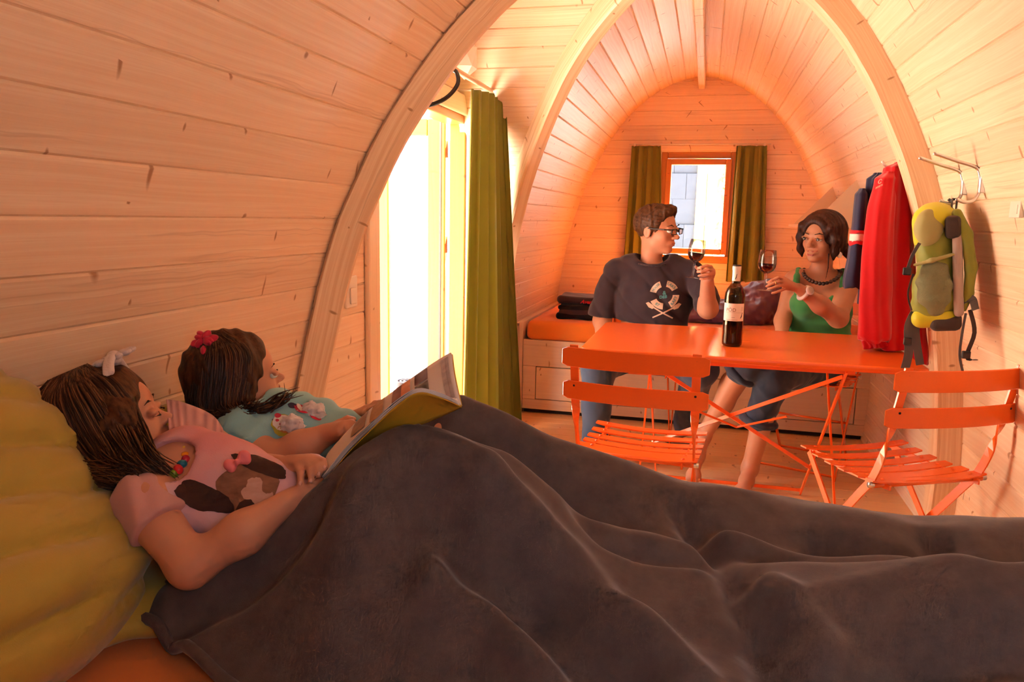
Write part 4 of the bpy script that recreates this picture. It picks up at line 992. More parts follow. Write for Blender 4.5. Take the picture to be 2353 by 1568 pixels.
class Head:
    def __init__(s,c,fwd,up,H,child=False):
        s.c=V3(c); s.f=unit(fwd); u=V3(up); s.u=unit(u-s.f*(u@s.f)); s.r=np.cross(s.f,s.u); s.H=H; s.M=np.stack([s.f,s.r,s.u],1); s.child=child
    def p(s,f,r,u): return s.c+s.H*(s.f*f+s.r*r+s.u*u)
    def rad(s,*r): return np.array(r)*s.H
    def add(s,S,neck,neck_r):
        H=s.H; k=.06*H; e=lambda f,r,u,R,kk=k: S.ell(s.p(f,r,u),s.rad(*R),s.M,kk)
        ch=s.child
        e(-.06,0,.13,(.44,.345,.37)); e(.10,0,-.15,(.28,.265 if not ch else .29,.33))
        e(.25,0,-.39,(.115,.12,.09 if not ch else .085)); e(.02,0,-.24,(.22,.27 if not ch else .28,.20))
        if ch:
            for q in (-1,1): e(.20,q*.15,-.19,(.14,.12,.13))
            e(.31,0,.16,(.10,.22,.16))
        else:
            for q in (-1,1): e(.22,q*.17,-.10,(.12,.09,.09))
            e(.335,0,.085,(.06,.20,.04))
        for q in (-1,1): S.sub(s.p(.455,q*.15,.015),s.rad(.085,.085,.052),s.M,.03*H)
        nl=.47 if ch else .475
        S.cone(s.p(.36,0,.03),s.p(nl,0,-.115),.028*H,.042*H,.05*H); S.ell(s.p(nl-.005,0,-.12),s.rad(.045,.050,.038),s.M,.03*H)
        for q in (-1,1): S.ell(s.p(.42,q*.055,-.135),s.rad(.045,.035,.032),s.M,.03*H)
        e(.335,0,-.255,(.075,.125,.055),.04*H); e(.375,0,-.238,(.035,.085,.018),.015*H); e(.368,0,-.288,(.035,.075,.020),.015*H)
        for q in (-1,1):
            S.ell(s.p(-.05,q*.345,-.03),s.rad(.085,.030,.135),s.M,.02*H); S.ell(s.p(.375,q*.15,.035),s.rad(.055,.085,.035),s.M,.025*H)
            S.sub(s.p(-.03,q*.385,-.02),s.rad(.045,.025,.075),s.M,.02*H)
        S.chain([s.p(-.12,0,-.22),V3(neck)],[neck_r*.96,neck_r*1.05],.10*H)
    def features(s,parent,root,closed=False,smile=False,brow='brow'):
        H=s.H
        def ch(S_,name,mat,h): o=S_.build(name,mat,parent,h,1); loc2(o,root); return o
        for q in (-1,1):
            if closed:
                ch(SDF(.004).chain([s.p(.425,q*.085,.0),s.p(.445,q*.15,-.030),s.p(.40,q*.215,-.012)],[.006*H,.010*H,.006*H]),'eyelashes',M['brow'],.0016)
            else:
                eb=ch(SDF(.002).ell(s.p(.362,q*.15,.012),s.rad(.058,.062,.042)),'eye',M['eyew'],.0022)
                ch(SDF(.002).ell(s.p(.416,q*.15,.008),s.rad(.014,.036,.034),s.M),'iris',M['iris'],.0016)
                ch(SDF(.003).chain([s.p(.425,q*.075,.028),s.p(.436,q*.15,.044),s.p(.395,q*.225,.022)],[.006*H,.009*H,.005*H]),'eyelid',M[brow],.0017)
            ch(SDF(.004).chain([s.p(.405,q*.065,.105),s.p(.405,q*.16,.135),s.p(.335,q*.25,.105)],[.009*H,.012*H,.006*H]),'eyebrow',M[brow],.0018)
        if smile:
            ch(SDF(.004).chain([s.p(.345,-.125,-.222),s.p(.395,-.05,-.238),s.p(.395,.05,-.238),s.p(.345,.125,-.222)],[.006*H,.013*H,.013*H,.006*H]).chain([s.p(.345,-.12,-.226),s.p(.388,-.045,-.315),s.p(.388,.045,-.315),s.p(.345,.12,-.226)],[.006*H,.014*H,.014*H,.006*H]),'lips',M['lip'],.0016)
        else: ch(SDF(.004).ell(s.p(.392,0,-.240),s.rad(.022,.085,.015),s.M).ell(s.p(.384,0,-.288),s.rad(.024,.072,.018),s.M),'lips',M['lip'],.0018)
        if smile: ch(SDF(.002).ell(s.p(.375,0,-.266),s.rad(.030,.085,.026),s.M),'teeth',M['teeth'],.0016)
def fingers(S,wrist,pts,rp,k=.006):
    """pts: list of finger polylines (thumb first), world coordinates; palm spans wrist to the knuckles"""
    w=V3(wrist)
    for i,f in enumerate(pts):
        f=[V3(q) for q in f]; n=len(f); r0=rp*(1.08 if i==0 else 1.0)
        S.cone(w,f[0],rp*1.75,rp*1.15,.008); S.chain(f,[r0*(1-.22*j/(n-1)) for j in range(n)],k)
    m=np.mean([V3(f[0]) for f in pts[1:]],0); S.cone(w*.6+m*.4,m,rp*1.7,rp*1.35,.014)
def nails(parent,root,pts,rp):
    for f in pts:
        a,b=V3(f[-2]),V3(f[-1]); d=unit(b-a); up=unit(np.array([0,-.3,1])-d*(np.array([0,-.3,1])@d))
        o=SDF(.002).ell(b+up*rp*.52+d*rp*.12,(rp*.62,rp*.50,rp*.26),np.stack([d,np.cross(d,up),up],1)).build('nail',M['nail'],parent,.0016,1); loc2(o,root)
def person(name,loc,label): return tag(empty(name,loc),label,'person')
def part(S,name,mat,root,h,relax=1,parent=None,lo=None,hi=None): o=S.build(name,mat,parent or root,h,relax,lo=lo,hi=hi); return loc2(o,root)
def fold(a,s,seed): return lambda P: a*smooth_noise(P,s,seed)+.5*a*np.abs(smooth_noise(P,s*1.9,seed+1))
def wineglass(c,axis,label,wine_ang=(0,0,1),sc=1.0):
    """c: centre of the bowl"""
    ax=Vector(axis).normalized(); q=Vector((0,0,1)).rotation_difference(ax); g=empty('wine_glass',c); g.rotation_mode='QUATERNION'; g.rotation_quaternion=q; tag(g,label,'glass','glasses of red wine')
    pr=[(.0325,.050),(.0365,.020),(.0385,-.004),(.036,-.022),(.028,-.038),(.015,-.048),(.005,-.053),(.0042,-.060),(.0040,-.112),(.006,-.118),(.030,-.122),(.033,-.1235)]
    inn=[(.0318,.050),(.0358,.020),(.0378,-.004),(.0353,-.0215),(.0274,-.037),(.0145,-.0468),(0,-.050)]
    out=[(r*sc,z*sc) for r,z in inn[::-1]]+[(r*sc,z*sc) for r,z in pr]+[(0,-.1235*sc)]
    MB().lathe(out,(0,0,0),36).build('glass',M['clear'],g,True)
    wp=[(0,-.0495),(.0142,-.0463),(.0270,-.0365),(.0349,-.0212),(.0370,-.008),(0,-.008)]
    MB().lathe([(r*sc,z*sc) for r,z in wp],(0,0,0),36).build('wine',M['wine'],g,True)
    return g
M['clear']=glass_pane('clear_glass',(.97,.96,.95))
M['jeans']=cloth('blue_denim',(.042,.064,.11),.85,.2,var=.45,weave=500); M['jeans2']=cloth('dark_denim',(.034,.046,.074),.85,.2,var=.45,weave=500)
M['tee']=cloth('charcoal_cotton',(.040,.024,.030),.9,.2,var=.12); M['green_top']=cloth('green_jersey',(.055,.27,.075),.85,.25,var=.08)
# ---- man ------------------------------------------------------------------
man=person('person',(-.27,3.9,0),'man in glasses and a dark printed T-shirt raising a wine glass')
hm=Head((-.232,3.80,1.160),(.93,-.42,-.04),(.02,-.05,1),.232)
B=SDF(.03)
B.ell((-.245,3.83,.80),(.165,.105,.20)).ell((-.255,3.86,.60),(.165,.115,.16)).cone((-.40,3.83,.955),(-.08,3.83,.955),.044,.044)
hm.add(B,(-.255,3.83,.985),.051)
shL,shR=(-.435,3.83,.945),(-.045,3.82,.955)
elL=(-.485,3.80,.70); wrL=(-.44,3.56,.58)
elR=(.030,3.68,.800); wrR=(.018,3.585,.945)
B.chain([shL,elL,wrL],[.044,.043,.031]); B.ell((-.42,3.49,.56),(.035,.06,.025))
B.chain([shR,elR,wrR],[.044,.044,.029])
B.chain([(-.34,3.90,.52),(-.45,3.50,.52),(-.47,3.56,.10)],[.08,.062,.042]); B.chain([(-.18,3.90,.52),(.0,3.58,.52),(-.055,4.02,.12)],[.08,.062,.042])
B.chain([(-.47,3.56,.07),(-.48,3.42,.03)],[.036,.024]); B.chain([(-.055,4.04,.10),(-.10,4.10,.035)],[.036,.024])
kn=V3((.000,3.545,.985))
FM=[[(.000,3.575,.972),(-.022,3.548,.990),(-.036,3.530,1.004)],
    [(.030,3.545,1.005),(.012,3.512,1.012),(-.012,3.505,1.004),(-.026,3.515,.998)],
    [(.040,3.545,.990),(.018,3.508,.994),(-.010,3.503,.986),(-.026,3.515,.982)],
    [(.042,3.548,.972),(.020,3.512,.974),(-.006,3.508,.968),(-.020,3.520,.964)],
    [(.038,3.556,.956),(.018,3.526,.956),(-.002,3.524,.952),(-.012,3.532,.950)]]
fingers(B,wrR,FM,.0086,.0015)
bm=part(B,'body',M['skin_m'],man,.0042)
hm.features(bm,man)
# hair
Hs=SDF(.012); H=hm.H
Hs.ell(hm.p(-.075,0,.165),hm.rad(.475,.375,.395),hm.M).ell(hm.p(.14,0,.40),hm.rad(.24,.25,.13),hm.M,.02).ell(hm.p(.27,.02,.47),hm.rad(.11,.18,.075),hm.M,.02)
Hs.sub(hm.p(.64,0,.0),hm.rad(.50,.60,.40),hm.M,.02).sub(hm.p(.30,0,-.42),hm.rad(.36,.70,.46),hm.M,.02).cut(hm.p(-.2,0,-.34),tuple(-hm.u-.35*hm.f),.01)
Hs.disp(lambda P:.0025*smooth_noise(P,190,3)+.0015*smooth_noise(P,380,5))
part(Hs,'hair',M['hair_m'],man,.0035)
# glasses
gs=SDF(.002)
for q in (-1,1):
    c=[(.475,q*.055,.055),(.470,q*.235,.055),(.455,q*.24,-.045),(.475,q*.07,-.055),(.475,q*.055,.055)]; gs.chain([hm.p(*x) for x in c],[.0022]*5)
    gs.chain([hm.p(.460,q*.24,.045),hm.p(.35,q*.36,.05),hm.p(-.02,q*.375,.055)],[.0032,.0034,.0028])
gs.chain([hm.p(.478,-.055,.035),hm.p(.490,0,.045),hm.p(.478,.055,.035)],[.0022]*3)
eg=empty('spectacles',tuple(hm.p(.4,0,0))); tag(eg,'dark rectangular spectacles worn by the man','spectacles')
o=gs.build('frame',M['black'],eg,.0016,1); loc2(o,eg)
for q in (-1,1):
    o=MB().add([hm.p(.474,q*.06,.052),hm.p(.469,q*.232,.052),hm.p(.456,q*.235,-.042),hm.p(.474,q*.075,-.052)],[(0,1,2,3)]).build('lens',M['pane'],eg,recalc=False); loc2(o,eg)
# T-shirt: torso and two sleeves
T=SDF(.035)
T.ell((-.240,3.825,.81),(.200,.128,.215)).cone((-.36,3.835,.985),(-.14,3.83,.985),.060,.060).ell((-.25,3.85,.66),(.195,.14,.16)).cone((-.415,3.83,.955),(-.07,3.825,.960),.066,.066).ell((-.255,3.83,.985),(.115,.075,.035))
T.chain([shL,(-.480,3.805,.80),(-.490,3.80,.735)],[.064,.062,.070],.012); T.chain([shR,(.010,3.745,.865),(.022,3.71,.830)],[.064,.060,.062],.012)
T.disp(fold(.008,19,51)).disp(lambda P:.006*(1-np.abs(np.sin(P[:,0]*16+P[:,2]*22+1.5*smooth_noise(P,9,53))))**3).disp(lambda P:.004*np.sin((P[:,2]-.72)*60+9*P[:,0])*np.clip((.86-P[:,2])/.1,0,1))
T.sub((-.250,3.80,1.045),(.082,.085,.055),None,.008).cut((-.485,3.80,.722),(-.1,0,-1),.004).sub((.055,3.62,.775),(.075,.075,.075),None,.006).cut((0,0,.56),(0,0,-1),.01)
ts=part(T,'t_shirt',M['tee'],man,.0048)
col=SDF(.004).chain([tuple(V3((-.250,3.80,.998))+np.array([.078*math.cos(a),.078*math.sin(a),.010*math.sin(a)+.004])) for a in np.linspace(math.pi*1.03,math.pi*1.97,14)],[.0045]*14); part(col,'collar',M['tee'],man,.003,1,ts)
# print on the chest, laid onto the shirt surface
from mathutils.bvhtree import BVHTree
M['print']=plain('cream_print',(.66,.50,.38),.8); M['teal']=plain('teal_print',(.08,.30,.32),.8)
def bvh_of(o):
    me=o.data; return BVHTree.FromPolygons([tuple(v.co) for v in me.vertices],[tuple(p.vertices) for p in me.polygons])
def decal(bv,V,F,origin,ux,uy,d,mat,name,root,parent,off=.0014,maxlen=.008):
    V,F=sub_geo(V,F,maxlen); out=[]; ux,uy,d,o0=Vector(ux),Vector(uy),Vector(d).normalized(),Vector(origin)
    for x,y,_ in V:
        s=o0+ux*x+uy*y; hit=bv.ray_cast(s,d); p=hit[0] if hit[0] is not None else s; out.append(p-d*off)
    o=MB().add(out,F).build(name,mat,parent,recalc=False); return loc2(o,root)
bv=bvh_of(ts); O=(-.178,3.4,.868); UX=(1,.06,0); UY=(.02,0,1); D=(0,1,-.05)
def ringseg(a0,a1,r0,r1,n_=10):
    V=[];F=[]
    for k in range(n_+1):
        a=math.radians(a0+(a1-a0)*k/n_); V+=[(r0*math.cos(a),r0*math.sin(a),0),(r1*math.cos(a),r1*math.sin(a),0)]
    F=[(2*k,2*k+1,2*k+3,2*k+2) for k in range(n_)]; return V,F
for a0,a1,txt,ta in ((112,168,'HOUSE',52),(30,82,'LAKE',-32),(-58,2,'RAFT',64),(208,268,'87',-30)):
    decal(bv,*ringseg(a0,a1,.040,.070),O,UX,UY,D,M['print'],'chest_print',man,ts)
    V,F=text_geo(txt,.020 if len(txt)<5 else .015,.0003); am=math.radians((a0+a1)/2); t=math.radians(ta); c_,s_=math.cos(t),math.sin(t)
    decal(bv,[(x*c_-y*s_+.055*math.cos(am),x*s_+y*c_+.055*math.sin(am),0) for x,y,_ in V],F,O,UX,UY,D,M['teal'],'chest_lettering',man,ts,.0022,.004)
V,F=text_geo('DEB',.020,.0006); decal(bv,[(x-.004,y-.010+x*.15,0) for x,y,_ in V],F,O,UX,UY,D,M['teal'],'chest_lettering',man,ts,.0022,.004)
V,F=text_geo('&',.026,.0006); decal(bv,[(x,y+.010,0) for x,y,_ in V],F,O,UX,UY,D,M['teal'],'chest_lettering',man,ts,.0022,.004)
for sg in (-1,1):
    pad=[(sg*.040,-.062,0),(sg*.050,-.050,0),(sg*.072,-.036,0),(sg*.084,-.042,0),(sg*.070,-.062,0),(sg*.052,-.070,0)]
    decal(bv,pad,[tuple(range(6)) if sg>0 else tuple(range(5,-1,-1))],O,UX,UY,D,M['print'],'paddle_print',man,ts)
    sh=[(sg*.046,-.062),(0,-.088),(-sg*.048,-.112)]; V=[];
    for i,(x,y) in enumerate(sh): V+=[(x-sg*.0015,y+.003,0),(x+sg*.0015,y-.003,0)]
    decal(bv,V,[(0,1,3,2),(2,3,5,4)],O,UX,UY,D,M['print'],'paddle_print',man,ts)
J=SDF(.03).ell((-.26,3.90,.53),(.185,.15,.115)).chain([(-.34,3.90,.525),(-.455,3.50,.530),(-.47,3.56,.12)],[.098,.082,.064]).chain([(-.17,3.90,.525),(.005,3.57,.530),(-.05,4.0,.14)],[.098,.082,.064]).disp(fold(.007,22,61))
J.cut((-.47,3.56,.075),(0,0,-1),.004); part(J,'jeans',M['jeans'],man,.0065)
M['sole']=plain('flip_flop_sole',(.10,.085,.06),.8)
for nm,(a,b) in {'flip_flop':((-.47,3.58,.012),(-.482,3.40,.012)),'flip_flop ':((-.035,4.03,.012),(-.115,4.12,.012))}.items():
    o=SDF(.01).cone(a,b,.045,.042).cut((0,0,.018),(0,0,1),.003).cut((0,0,.004),(0,0,-1),.003).build('flip_flop',M['sole'],man,.005,1); loc2(o,man)
wineglass((-.036,3.512,1.077),(.10,0,1),'red wine glass held up by the man in glasses')
# ---- woman ------------------------------------------------------------------
wm=person('person',(.54,3.92,0),'smiling woman in a green top and bead necklace raising a wine glass')
hw=Head((.514,3.72,1.142),(-.60,-.80,-.06),(.03,-.04,1),.222)
B=SDF(.028)
B.ell((.535,3.78,.82),(.130,.090,.18)).ell((.545,3.84,.60),(.145,.11,.16)).cone((.440,3.76,.955),(.640,3.80,.955),.044,.044)
hw.add(B,(.530,3.775,.975),.046)
# bust
B.ell((.465,3.69,.845),(.062,.060,.062)).ell((.570,3.705,.845),(.062,.060,.062))
s1,s2=(.410,3.765,.945),(.665,3.795,.945)
e1=(.372,3.72,.755); w1=(.36,3.55,.63)
e2=(.585,3.545,.800); w2=(.402,3.450,.930)
B.chain([s1,e1,w1],[.042,.034,.025]); B.ell((.36,3.49,.62),(.028,.06,.022))
B.chain([s2,e2],[.043,.039]); B.chain([e2,(.50,3.49,.86),w2],[.039,.036,.024])
FW=[[(.352,3.440,.940),(.322,3.425,.955),(.296,3.420,.962)],
    [(.338,3.425,.972),(.310,3.402,.978),(.284,3.400,.966),(.268,3.405,.955)],
    [(.338,3.418,.960),(.308,3.396,.960),(.280,3.396,.948),(.264,3.402,.938)],
    [(.340,3.416,.946),(.310,3.398,.942),(.286,3.398,.932),(.272,3.404,.926)],
    [(.346,3.420,.932),(.322,3.402,.922),(.302,3.400,.914),(.290,3.402,.910)]]
fingers(B,w2,FW,.0074,.0015)
B.chain([(.47,3.90,.52),(.215,3.50,.585),(.045,3.60,.20)],[.078,.056,.034]); B.chain([(.60,3.90,.52),(.335,3.50,.535),(.262,3.53,.085)],[.078,.058,.036]); B.ell((.285,3.565,.33),(.045,.05,.12)).ell((.14,3.585,.42),(.045,.045,.10))
B.chain([(.045,3.60,.19),(.025,3.54,.115),(.010,3.45,.055)],[.033,.030,.024]); B.chain([(.262,3.53,.08),(.245,3.45,.045),(.225,3.38,.028)],[.036,.030,.024])
for (bx,by_,bz,dx,dy,dz) in ((.010,3.45,.050,-.05,-.9,-.35),(.225,3.385,.024,-.2,-.95,-.02)):
    for k in range(5): B.chain([(bx-.022+.011*k,by_+.004*abs(k-3),bz),(bx-.024+.012*k+dx*.03,by_+dy*(.034-.004*k),bz+dz*.03)],[.0075,.0065 if k<4 else .009])
bw=part(B,'body',M['skin_w'],wm,.0042)
hw.features(bw,wm,smile=True)
T=SDF(.03).ell((.535,3.785,.80),(.150,.108,.155)).ell((.545,3.82,.66),(.160,.125,.15)).ell((.463,3.688,.842),(.070,.069,.066)).ell((.572,3.703,.842),(.070,.069,.066))
T.disp(fold(.004,22,71)).disp(lambda P:.004*np.sin((P[:,2])*75+8*P[:,0])*np.clip((.80-P[:,2])/.05,0,1))
T.cut((.52,3.70,.895),(0,-.10,1),.004).sub((.515,3.60,.915),(.070,.12,.055),None,.006).cut((0,0,.57),(0,0,-1),.01)
tp=part(T,'tank_top',M['green_top'],wm,.0048)
for a in ([(.425,3.675,.885),(.418,3.705,.945),(.430,3.765,.990),(.45,3.81,.965)],[(.612,3.690,.885),(.622,3.722,.945),(.628,3.785,.992),(.61,3.83,.965)]):
    part(SDF(.006).chain([tuple(q) for q in catmull(a,10)],[.0145]*10),'shoulder_strap',M['green_top'],wm,.004,1,tp)
J=SDF(.03).ell((.54,3.90,.53),(.165,.15,.12)).chain([(.47,3.90,.53),(.225,3.50,.585),(.190,3.515,.545)],[.095,.080,.066]).chain([(.61,3.90,.53),(.335,3.50,.535),(.285,3.52,.325)],[.095,.080,.068]).disp(fold(.008,24,81)); part(J,'rolled_jeans',M['jeans2'],wm,.0062)
for c,ax,r in (((.184,3.520,.535),(-.60,.16,-.79),.068),((.284,3.520,.318),(-.22,.1,-.97),.070)):
    q=frame(ax,(1,0,0)); pts=[tuple(V3(c)+q[:,1]*r*math.cos(a)+q[:,2]*r*math.sin(a)) for a in np.linspace(0,2*math.pi,24)]
    part(SDF(.01).chain(pts,[.017]*24).disp(fold(.004,40,83)),'rolled_cuff',M['jeans2'],wm,.005)
# hair: bob with a short ponytail, locks framing the face
H=hw.H; Hs=SDF(.016)
Hs.ell(hw.p(-.07,0,.155),hw.rad(.50,.43,.44),hw.M); Hs.ell(hw.p(-.18,0,-.08),hw.rad(.36,.42,.34),hw.M)
for q in (-1,1):
    Hs.chain([hw.p(.20,q*.12,.475),hw.p(.245,q*.33,.25),hw.p(.165,q*.385,.0),hw.p(.12,q*.375,-.24),hw.p(.10,q*.345,-.40)],[.05*H,.06*H,.075*H,.07*H,.025*H])
Hs.sub(hw.p(.70,0,-.06),hw.rad(.56,.30,.50),hw.M,.02)
Hs.chain([hw.p(-.42,-.16,-.12),hw.p(-.52,-.34,-.28),hw.p(-.48,-.44,-.52)],[.10*H,.12*H,.03*H])
Hs.disp(lambda P:.0014*np.sin(((P-hw.c)@hw.f)*330+2*smooth_noise(P,30,4))+.0012*smooth_noise(P,60,6))
part(Hs,'hair',M['hair_w'],wm,.0036)
part(SDF(.002).chain([hw.p(.22,-.30,-.28),hw.p(.20,-.31,-.55),hw.p(.24,-.30,-.80)],[.004,.0028,.0012]),'loose_lock',M['hair_w'],wm,.002)
nk=empty('bead_necklace',(.52,3.70,.95)); tag(nk,'dark brown bead necklace around the neck of the woman','necklace')
M['bead']=plain('dark_wood_bead',(.055,.022,.012),.35,var=.4,scale=120)
bme=bmesh.new(); bmesh.ops.create_icosphere(bme,subdivisions=2,radius=.0095); bm_=bpy.data.meshes.new('bead'); bme.to_mesh(bm_); bme.free(); bm_.materials.append(M['bead']); bm_.shade_smooth()
cn=catmull([(.600,3.80,.992),(.612,3.745,.990),(.585,3.690,.962),(.530,3.668,.940),(.478,3.680,.950),(.450,3.715,.975),(.455,3.77,.995)],23)
for i,p in enumerate(cn):
    o=bpy.data.objects.new('bead',bm_); COL.objects.link(o); o.parent=nk; o.location=Vector(p)-Vector(nk.location); o.scale=(1,1,.9+.2*random.random())
wt=empty('wristwatch',(.425,3.468,.905)); tag(wt,'chunky white wristwatch worn by the woman','watch')
dW=unit(V3(w2)-V3((.50,3.49,.86))); qw=frame(dW,(0,-.6,.8)); c=V3((.424,3.459,.912))
M['watch']=plain('white_watch',(.72,.66,.62),.3)
o=SDF(.004).chain([tuple(c+qw[:,1]*.030*math.cos(a)+qw[:,2]*.030*math.sin(a)) for a in np.linspace(0,2*math.pi,20)],[.0075]*20).build('strap',M['watch'],wt,.0028,1); loc2(o,wt)
nd=unit((-.1,-.75,.65)); nd=unit(nd-dW*(nd@dW)); cc=c+nd*.036; qq=frame(nd,dW)
o=SDF(.003).ell(cc,(.008,.021,.021),qq).build('case',M['watch'],wt,.0024,1); loc2(o,wt); o=SDF(.002).ell(cc+nd*.0045,(.005,.015,.015),qq).build('dial',plain('watch_dial',(.60,.48,.40),.25),wt,.002,1); loc2(o,wt)
er=empty('earring',tuple(hw.p(-.02,-.40,-.30))); tag(er,'large silver disc earring worn by the woman','earring'); MB().lathe([(0,.0015),(.013,.001),(.0145,0),(.013,-.001),(0,-.0015)],(0,0,0),20).build('disc',M['chrome'],er,True).rotation_euler=(math.radians(80),0,math.radians(20)); MB().tube([(0,0,.030),(0,0,.014)],.0008,6).build('wire',M['chrome'],er)
rg=empty('ring',(.300,3.397,.954)); tag(rg,'gold ring on the hand of the woman','ring'); MB().lathe([(.0085,.002),(.0095,.0),(.0085,-.002),(.0080,0)],(0,0,0),16,True).build('band',plain('gold',(.85,.55,.2),.2,1.0),rg,True).rotation_euler=(0,math.radians(75),0)
wineglass((.262,3.412,1.043),(.03,0,1),'red wine glass held up by the woman in green')
# ---- the two girls on the near bed -------------------------------------------
M['pink']=None
n=NT('pink_printed_cotton'); f=n.noise(n.coord(),9,3); f2=n.noise(n.mapping(n.coord(),loc=(3,1,2)),6,3)
n.set(n.mix(n.ramp(f2,[(.42,0),(.62,1)]),n.mix(f,(.66,.24,.30),(.74,.36,.36)),(.70,.45,.50)),.8,0,.25); n.bump(n.noise(n.coord(),500,2),.15,.002); M['pink']=n.m
M['turq']=cloth('turquoise_jersey',(.26,.52,.55),.8,.25,var=.10); M['ruffle']=cloth('pale_pink_chiffon',(.72,.38,.36),.7,.3,.2,var=.05); M['fluff']=cloth('white_fluff',(.72,.62,.60),.95,.8,var=.1)
def strands(name,mats,parent,root,paths,rad=.0011):
    for g,mat in enumerate(mats):
        mb=MB()
        for P in paths[g::len(mats)]:
            c=catmull([tuple(q) for q in P],14); mb.tube(c,[rad*(1-.8*(i/13)**3) for i in range(14)],4,cap=False)
        o=mb.build(name,mat,parent,True,recalc=False); o['kind']='stuff'; loc2(o,root)
def hair_plain(name,c,r=.42): nn=NT(name); nn.set(c,r,0,.35); return nn.m
HA=[hair_plain('hair_lock_dark',(.030,.010,.004)),hair_plain('hair_lock_mid',(.075,.026,.010)),hair_plain('hair_lock_brown',(.13,.048,.018)),hair_plain('hair_lock_deep',(.045,.015,.006)),hair_plain('hair_lock_light',(.20,.080,.032))]
# girl in pink ---------------------------------------------------------------
ga=person('person',(-.62,.97,MZ),'girl in a pink top and crochet headband reading the book')
ha=Head((-.9074,.985,.8650),(.7624,.5123,.3953),(-.3491,-.1888,.9179),.168,True)
B=SDF(.022)
nb_=(-0.7937,0.9650,0.7914)
def girl_head(hd,S,neck,nr):
    """child head: features sit lower, cheeks fuller, nose short"""
    H=hd.H; e=lambda f,r,u,R,kk=.07*H: S.ell(hd.p(f,r,u),hd.rad(*R),hd.M,kk)
    e(-.06,0,.11,(.455,.375,.385)); e(.10,0,-.14,(.29,.29,.29)); e(.22,0,-.37,(.125,.12,.085)); e(.30,0,.12,(.11,.22,.17))
    for q in (-1,1): e(.205,q*.155,-.22,(.14,.125,.125))
    for q in (-1,1): S.sub(hd.p(.475,q*.155,-.045),hd.rad(.085,.085,.045),hd.M,.03*H)
    S.cone(hd.p(.375,0,-.03),hd.p(.455,0,-.165),.026*H,.042*H,.05*H); S.ell(hd.p(.462,0,-.170),hd.rad(.045,.048,.038),hd.M,.03*H)
    for q in (-1,1): S.ell(hd.p(.405,q*.05,-.185),hd.rad(.04,.032,.028),hd.M,.03*H)
    e(.325,0,-.275,(.085,.12,.055),.04*H); e(.388,0,-.262,(.035,.075,.020),.014*H); e(.378,0,-.303,(.035,.065,.021),.014*H)
    for q in (-1,1):
        S.ell(hd.p(-.05,q*.355,-.09),hd.rad(.08,.03,.12),hd.M,.02*H); S.ell(hd.p(.385,q*.155,-.035),hd.rad(.050,.085,.040),hd.M,.025*H)
        S.sub(hd.p(-.03,q*.39,-.08),hd.rad(.045,.022,.065),hd.M,.02*H)
    S.chain([hd.p(-.10,0,-.20),V3(neck)],[nr*.95,nr*1.1],.10*H)
def girl_face(hd,parent,root,closed):
    H=hd.H
    def ch(S_,nm,mat,h): o=S_.build(nm,mat,parent,h,1); return loc2(o,root)
    for q in (-1,1):
        if closed:
            ch(SDF(.003).chain([hd.p(.425,q*.09,-.055),hd.p(.436,q*.155,-.088),hd.p(.375,q*.225,-.070)],[.004*H,.007*H,.004*H]),'eyelashes',M['brow'],.0014)
        else:
            ch(SDF(.002).ell(hd.p(.362,q*.155,-.048),hd.rad(.055,.062,.050)),'eye',M['eyew'],.0018); ch(SDF(.002).ell(hd.p(.410,q*.150,-.050),hd.rad(.012,.030,.032),hd.M),'iris',M['iris'],.0014)
            ch(SDF(.003).chain([hd.p(.410,q*.08,-.030),hd.p(.422,q*.155,-.010),hd.p(.372,q*.235,-.035)],[.004*H,.008*H,.005*H]),'eyelid',M['brow'],.0014)
        ch(SDF(.003).chain([hd.p(.410,q*.07,.055),hd.p(.405,q*.17,.080),hd.p(.335,q*.25,.055)],[.005*H,.008*H,.004*H]),'eyebrow',M['brow'],.0016)
    ch(SDF(.003).ell(hd.p(.403,0,-.264),hd.rad(.022,.075,.015),hd.M).ell(hd.p(.393,0,-.303),hd.rad(.023,.062,.018),hd.M),'lips',M['lip'],.0016)
girl_head(ha,B,nb_,.036)
T0=[(-0.7732,0.9850,0.7977),(-0.7083,0.9750,0.7725),(-0.6371,0.9750,0.7420),(-0.5838,0.9850,0.7269)]
B.chain(T0,[.060,.066,.066,.064]); B.cone((-0.7596,0.8850,0.7893),(-0.8197,1.0650,0.8277),.034,.029)
sN=(-0.7587,0.8720,0.7843); eN=(-0.6653,0.8450,0.7199); wN=(-0.5668,0.9250,0.7902)
B.chain([sN,eN],[.0365,.028]); B.chain([eN,(-0.6035,0.8800,0.7611),wN],[.028,.028,.0185])
sF=(-0.8187,1.0750,0.8250); eF=(-0.7494,1.1000,0.7700); wF=(-0.6292,1.0150,0.8108); B.chain([sF,eF,wF],[.034,.029,.0195])
L=[[(-0.5976,0.9900,0.8138),(-0.5943,0.9720,0.8106),(-0.5914,0.9620,0.8061)],[(-0.5770,0.9820,0.8296),(-0.5598,0.9620,0.8271),(-0.5533,0.9500,0.8145)],[(-0.5647,0.9850,0.8340),(-0.5444,0.9640,0.8321),(-0.5379,0.9530,0.8191)],[(-0.5559,0.9900,0.8361),(-0.5355,0.9700,0.8371),(-0.5289,0.9600,0.8277)],[(-0.5526,1.0000,0.8360),(-0.5334,0.9820,0.8409),(-0.5260,0.9720,0.8341)]]
fingers(B,wF,L,.0068,.0012)
